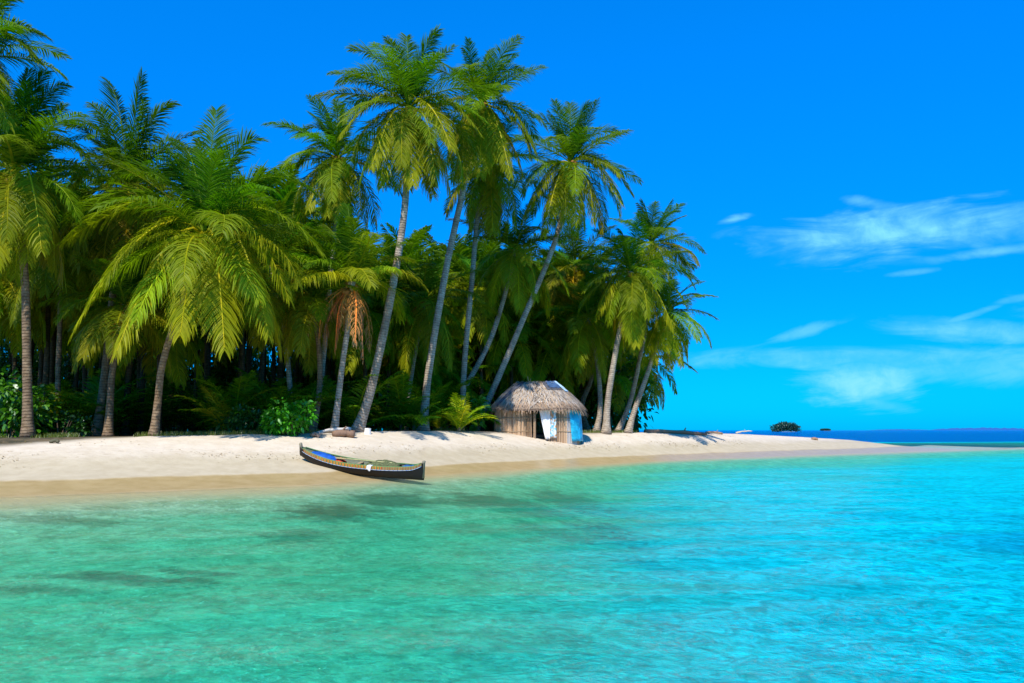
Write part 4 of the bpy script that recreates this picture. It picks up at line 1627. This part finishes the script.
pb.add([(1.0, -0.02, -0.01), (1.12, -0.09, -0.012), (1.45, -0.08, -0.01), (1.55, 0, -0.01), (1.45, 0.08, -0.01), (1.12, 0.09, -0.012), (1.0, 0.02, -0.01),
        (1.0, -0.02, 0.012), (1.12, -0.09, 0.01), (1.45, -0.08, 0.01), (1.55, 0, 0.01), (1.45, 0.08, 0.01), (1.12, 0.09, 0.01), (1.0, 0.02, 0.012)],
       [(0, 6, 5, 4, 3, 2, 1), (7, 8, 9, 10, 11, 12, 13)] + [(i, i + 1, i + 8, i + 7) for i in range(6)], (0.35, 0.28, 0.12))
pd = pb.build('paddle', WOOD, None, colors=True)
pd.location = cw(-0.45, 0.12, 0.66)
pd.rotation_euler = (canoe.rotation_euler.to_matrix() @ Matrix.Rotation(0.05, 3, 'Z')).to_euler()
tag(pd, 'wooden paddle laid along the canoe over the olive net', 'paddle')
# white rag hanging over the near side
nearsg = -1 if (canoe.rotation_euler.to_matrix() @ Vector((0, -1, 0))).y < 0 else 1
s_r = -0.22
w, keel, rim = csec(s_r)
g = []
for j in range(9):
    row = []
    for i in range(7):
        x = s_r * HL + (i / 6 - 0.5) * 0.20
        if j < 3:
            p = Vector((x, nearsg * (w - 0.16 + 0.08 * j), rim + 0.055 + 0.01 * math.sin(i * 2)))
        else:
            p = Vector((x + 0.03 * (j - 3) / 5, nearsg * (w + 0.045 + 0.012 * math.sin(i * 2.1)), rim + 0.04 - (j - 3) * 0.036 * (1 + 0.25 * math.sin(i))))
        row.append(p)
    g.append(row)
c0 = Vector((s_r * HL, nearsg * w, rim))
rag = cloth('white_rag', 'small white rag hung over the near rim of the canoe', [[p - c0 for p in r_] for r_ in g], WHITE, None, 0.012, 'cloth')
rag.location = cw(*c0)
rag.rotation_euler = canoe.rotation_euler


# ------------------------------------------------------------------ driftwood and litter
def log(name, label, p0, p1, r0, r1, seed, colr=(0.33, 0.28, 0.23), branch=True, cat='driftwood', group=None, bend=0.1):
    rg = random.Random(seed)
    p0, p1 = Vector(p0), Vector(p1)
    d_ = p1 - p0
    n = 9
    pts, rad = [], []
    for i in range(n):
        q = i / (n - 1)
        pts.append(d_ * q + Vector((0, rg.uniform(-bend, bend) * .5, math.sin(q * math.pi) * bend * rg.uniform(.5, 1))))
        rad.append((r0 + (r1 - r0) * q) * rg.uniform(0.88, 1.12))
    b = MB()
    b.tube(pts, rad, 10, colr=colr, jit=0.12, rng=rg)
    if branch:
        k = rg.choice([3, 5])
        b.tube([pts[k], pts[k] + Vector((rg.uniform(-.2, .3), rg.uniform(-.1, .1), r0 * 2.2))], [r0 * 0.5, r0 * 0.2], 6, colr=colr)
    o = b.build(name, WOOD, None, smooth=True, colors=True, loc=p0)
    return tag(o, label, cat, group)


def gnd(u, d, dz=0.0):
    x = P(u, 430, d).x
    return Vector((x, d, hz(x, d) + dz))


log('driftwood_log', 'long pale driftwood trunk propped on the pile at the foot of the tallest palm', gnd(316, 40.2, 0.10), gnd(351, 40.6, 0.38), 0.07, 0.10, 1, (0.50, 0.45, 0.38))
log('driftwood_log', 'thick brown log end in the driftwood pile at the foot of the tallest palm', gnd(333, 40.0, 0.10), gnd(354, 40.3, 0.16), 0.15, 0.20, 2, (0.22, 0.13, 0.08))
log('driftwood_log', 'short reddish-brown piece at the left end of the driftwood pile', gnd(311, 39.4, 0.06), gnd(320, 39.5, 0.08), 0.10, 0.13, 3, (0.40, 0.24, 0.15), False)
st = MB()
st.tube([(0, 0, -0.05), (0.01, 0, 0.12), (0.02, 0, 0.30)], [0.19, 0.17, 0.16], 12, colr=(0.75, 0.70, 0.62))
o = st.build('cut_stump', WOOD, None, smooth=False, colors=True, loc=gnd(367.5, 42))
tag(o, 'small pale cut stump right of the driftwood pile', 'stump')
log('driftwood_log', 'long brown fallen palm log lying on the sand right of the grove', gnd(645, 62, 0.10), gnd(706, 66.5, 0.12), 0.16, 0.13, 4, (0.26, 0.15, 0.09))
log('driftwood_log', 'thin pale branch raised on the sand spit, nearest the distant islet', gnd(736, 74, 0.08), gnd(752, 74, 0.45), 0.07, 0.04, 5, (0.5, 0.42, 0.3))
log('driftwood_log', 'short brown log on the crest of the sand spit', gnd(706, 68.5, 0.08), gnd(722, 70, 0.08), 0.10, 0.08, 6, (0.36, 0.22, 0.12))
log('driftwood_log', 'small dark chunk of wood on the pale sand at far left', gnd(52, 34.0, 0.04), gnd(60, 34.0, 0.05), 0.08, 0.07, 7, (0.10, 0.09, 0.05), False)
log('driftwood_log', 'small dark chunk of wood at the water side of the sand spit', gnd(812, 78, 0.05), gnd(817, 78, 0.06), 0.16, 0.12, 8, (0.30, 0.18, 0.10), False)

# tide litter: countless dry weed crumbs
rl = np.random.RandomState(4)
lb = Leaves()
n = 3000
uu = rl.uniform(-40, 900, n)
X = (uu - 512) / FPX * 40
yfr = np.interp(X, FX, FY)
ycr = np.interp(X, CX, CY)
tt = np.clip(rl.choice([0.50, 0.56, 0.80], n, p=[.45, .35, .2]) + rl.normal(size=n) * 0.035, 0.3, 1.05)
tt = tt + 0.03 * np.sin(X * 0.8)
Y = yfr + (ycr - yfr) * tt
keep = vnoise(X * 0.7, Y * 0.7, 31) > -0.2
X, Y = X[keep], Y[keep]
Z = height(X, Y) + 0.012
n = len(X)
B = np.stack([X, Y, Z], 1)
a = rl.uniform(0, 6.28, n)
L_ = (0.025 + 0.10 * rl.uniform(0, 1, n) ** 2.5)[:, None]
D = np.stack([np.cos(a), np.sin(a), rl.uniform(0, 0.4, n)], 1) * L_
W = np.stack([-np.sin(a), np.cos(a), rl.uniform(-0.2, 0.4, n)], 1) * L_ * 0.35
t_ = rl.uniform(0, 1, n)[:, None]
c = np.array([[0.22, 0.14, 0.07]]) * (1 - t_) + np.array([[0.50, 0.36, 0.2]]) * t_
lb.quads(B, B + W, B + D + W, B + D, np.concatenate([c, np.ones((n, 1))], 1))
o = link('beach_litter', lb.mesh('beach_litter'), DRYLEAF)
tag(o, 'scattered brown dry weed and leaf crumbs on the sand', 'litter', kind='stuff')

# low grass along the sand edge under the palms
lg = Leaves()
n = 16000
X = rl.uniform(-29, 9.5, n)
ycr = np.interp(X, CX, CY)
Y = ycr + np.abs(rl.normal(size=n)) * 1.6 - 0.35
k = (vnoise(X * 1.3, Y * 0.5, 77) > 0.1)
X, Y = X[k], Y[k]
Z = height(X, Y)
n = len(X)
B = np.stack([X, Y, Z], 1)
a = rl.uniform(0, 6.28, n)
hgt = (rl.uniform(0.06, 0.24, n))[:, None]
tip = B + np.stack([np.cos(a) * 0.4, np.sin(a) * 0.4, np.ones(n)], 1) * hgt
W = np.stack([-np.sin(a), np.cos(a), np.zeros(n)], 1) * 0.014
t_ = rl.uniform(0, 1, n)[:, None]
c = np.array([[0.07, 0.12, 0.015]]) * (1 - t_) + np.array([[0.22, 0.24, 0.04]]) * t_
lg.quads(B - W, B + W, tip + W * 0.2, tip - W * 0.2, np.concatenate([c, np.ones((n, 1))], 1))
o = link('grass', lg.mesh('grass'), BROAD)
tag(o, 'short grass at the sand edge under the palms', 'grass', kind='stuff')


# ------------------------------------------------------------------ far islets
def islet(u, v, d, w, h, label, seed):
    x = P(u, 430, d).x
    rg = np.random.RandomState(seed)
    # low sand base, as land
    b = MB()
    ringn = 28
    vs = [(math.cos(2 * math.pi * i / ringn) * w * 0.56, math.sin(2 * math.pi * i / ringn) * w * 0.4, -2) for i in range(ringn)]
    vs += [(p[0] * 0.8, p[1] * 0.8, 0.3) for p in vs[:ringn]]
    b.add(vs, [(i, (i + 1) % ringn, ringn + (i + 1) % ringn, ringn + i) for i in range(ringn)] + [tuple(range(ringn, 2 * ringn))], (0.16, 0.17, 0.12))
    o = b.build('islet_ground', STRAW, None, colors=True, loc=(x, d, 0))
    tag(o, kind='structure')
    lv = Leaves()
    n = 5200
    cl = np.stack([rg.uniform(-0.5, 0.5, 26), rg.uniform(-0.3, 0.3, 26)], 1)
    i = rg.randint(0, 26, n)
    dirs = rg.normal(size=(n, 3))
    dirs /= np.linalg.norm(dirs, axis=1)[:, None]
    rr = rg.uniform(0.10, 0.17, 26)[i] * w * rg.uniform(0.6, 1, n)
    hh = h * np.sqrt(np.clip(1 - (np.abs(cl[i, 0]) / 0.56) ** 2.2, 0.05, 1)) * rg.uniform(0.55, 0.8, 26)[i]
    B = np.stack([cl[i, 0] * w * 0.85 + dirs[:, 0] * rr, cl[i, 1] * w * 0.8 + dirs[:, 1] * rr, np.clip(hh + dirs[:, 2] * rr * 0.9 * h / w * 2.2, 0.5, None)], 1)
    low = rg.uniform(0, 1, n) < 0.3
    B[low, 2] *= rg.uniform(0.2, 0.8, low.sum())
    D = rg.normal(size=(n, 3))
    D /= np.linalg.norm(D, axis=1)[:, None]
    W = np.cross(D, rg.normal(size=(n, 3)))
    W /= np.linalg.norm(W, axis=1)[:, None]
    s = w * 0.03
    c = np.tile(np.array([[0.02, 0.075, 0.06, 1]]), (n, 1)) * rg.uniform(0.6, 1.5, (n, 1))
    lv.quads(B, B + W * s, B + W * s + D * s, B + D * s, c)
    o = link('far_wood', lv.mesh('far_wood'), BROAD, loc=(x, d, 0))
    tag(o, label, 'wooded islet', kind='stuff')


islet(786, 430, 900, 28, 11.0, 'wooded islet on the horizon beyond the spit', 1)
islet(826, 430, 2200, 30, 6.0, 'smaller fainter wooded islet right of the first', 2)
for (u, d, w, h, sd_) in ((900, 6500, 500, 10, 6), (985, 6500, 900, 24, 5)):
    x = P(u, 430, d).x
    b = MB()
    rg = random.Random(sd_)
    n = 40
    vs = []
    for j, yy in enumerate((-120, 0, 120)):
        for i in range(n + 1):
            f = i / n
            hh = (math.sin(f * math.pi) ** 0.6) * h * rg.uniform(0.7, 1.0) if j == 1 else -3
            vs.append(((f - 0.5) * w, yy, hh))
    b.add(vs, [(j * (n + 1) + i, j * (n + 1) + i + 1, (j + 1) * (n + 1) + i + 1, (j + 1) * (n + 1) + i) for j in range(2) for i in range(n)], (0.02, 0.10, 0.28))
    o = b.build('distant_hills', STRAW, None, colors=True, loc=(x, d, 0))
    tag(o, kind='structure')
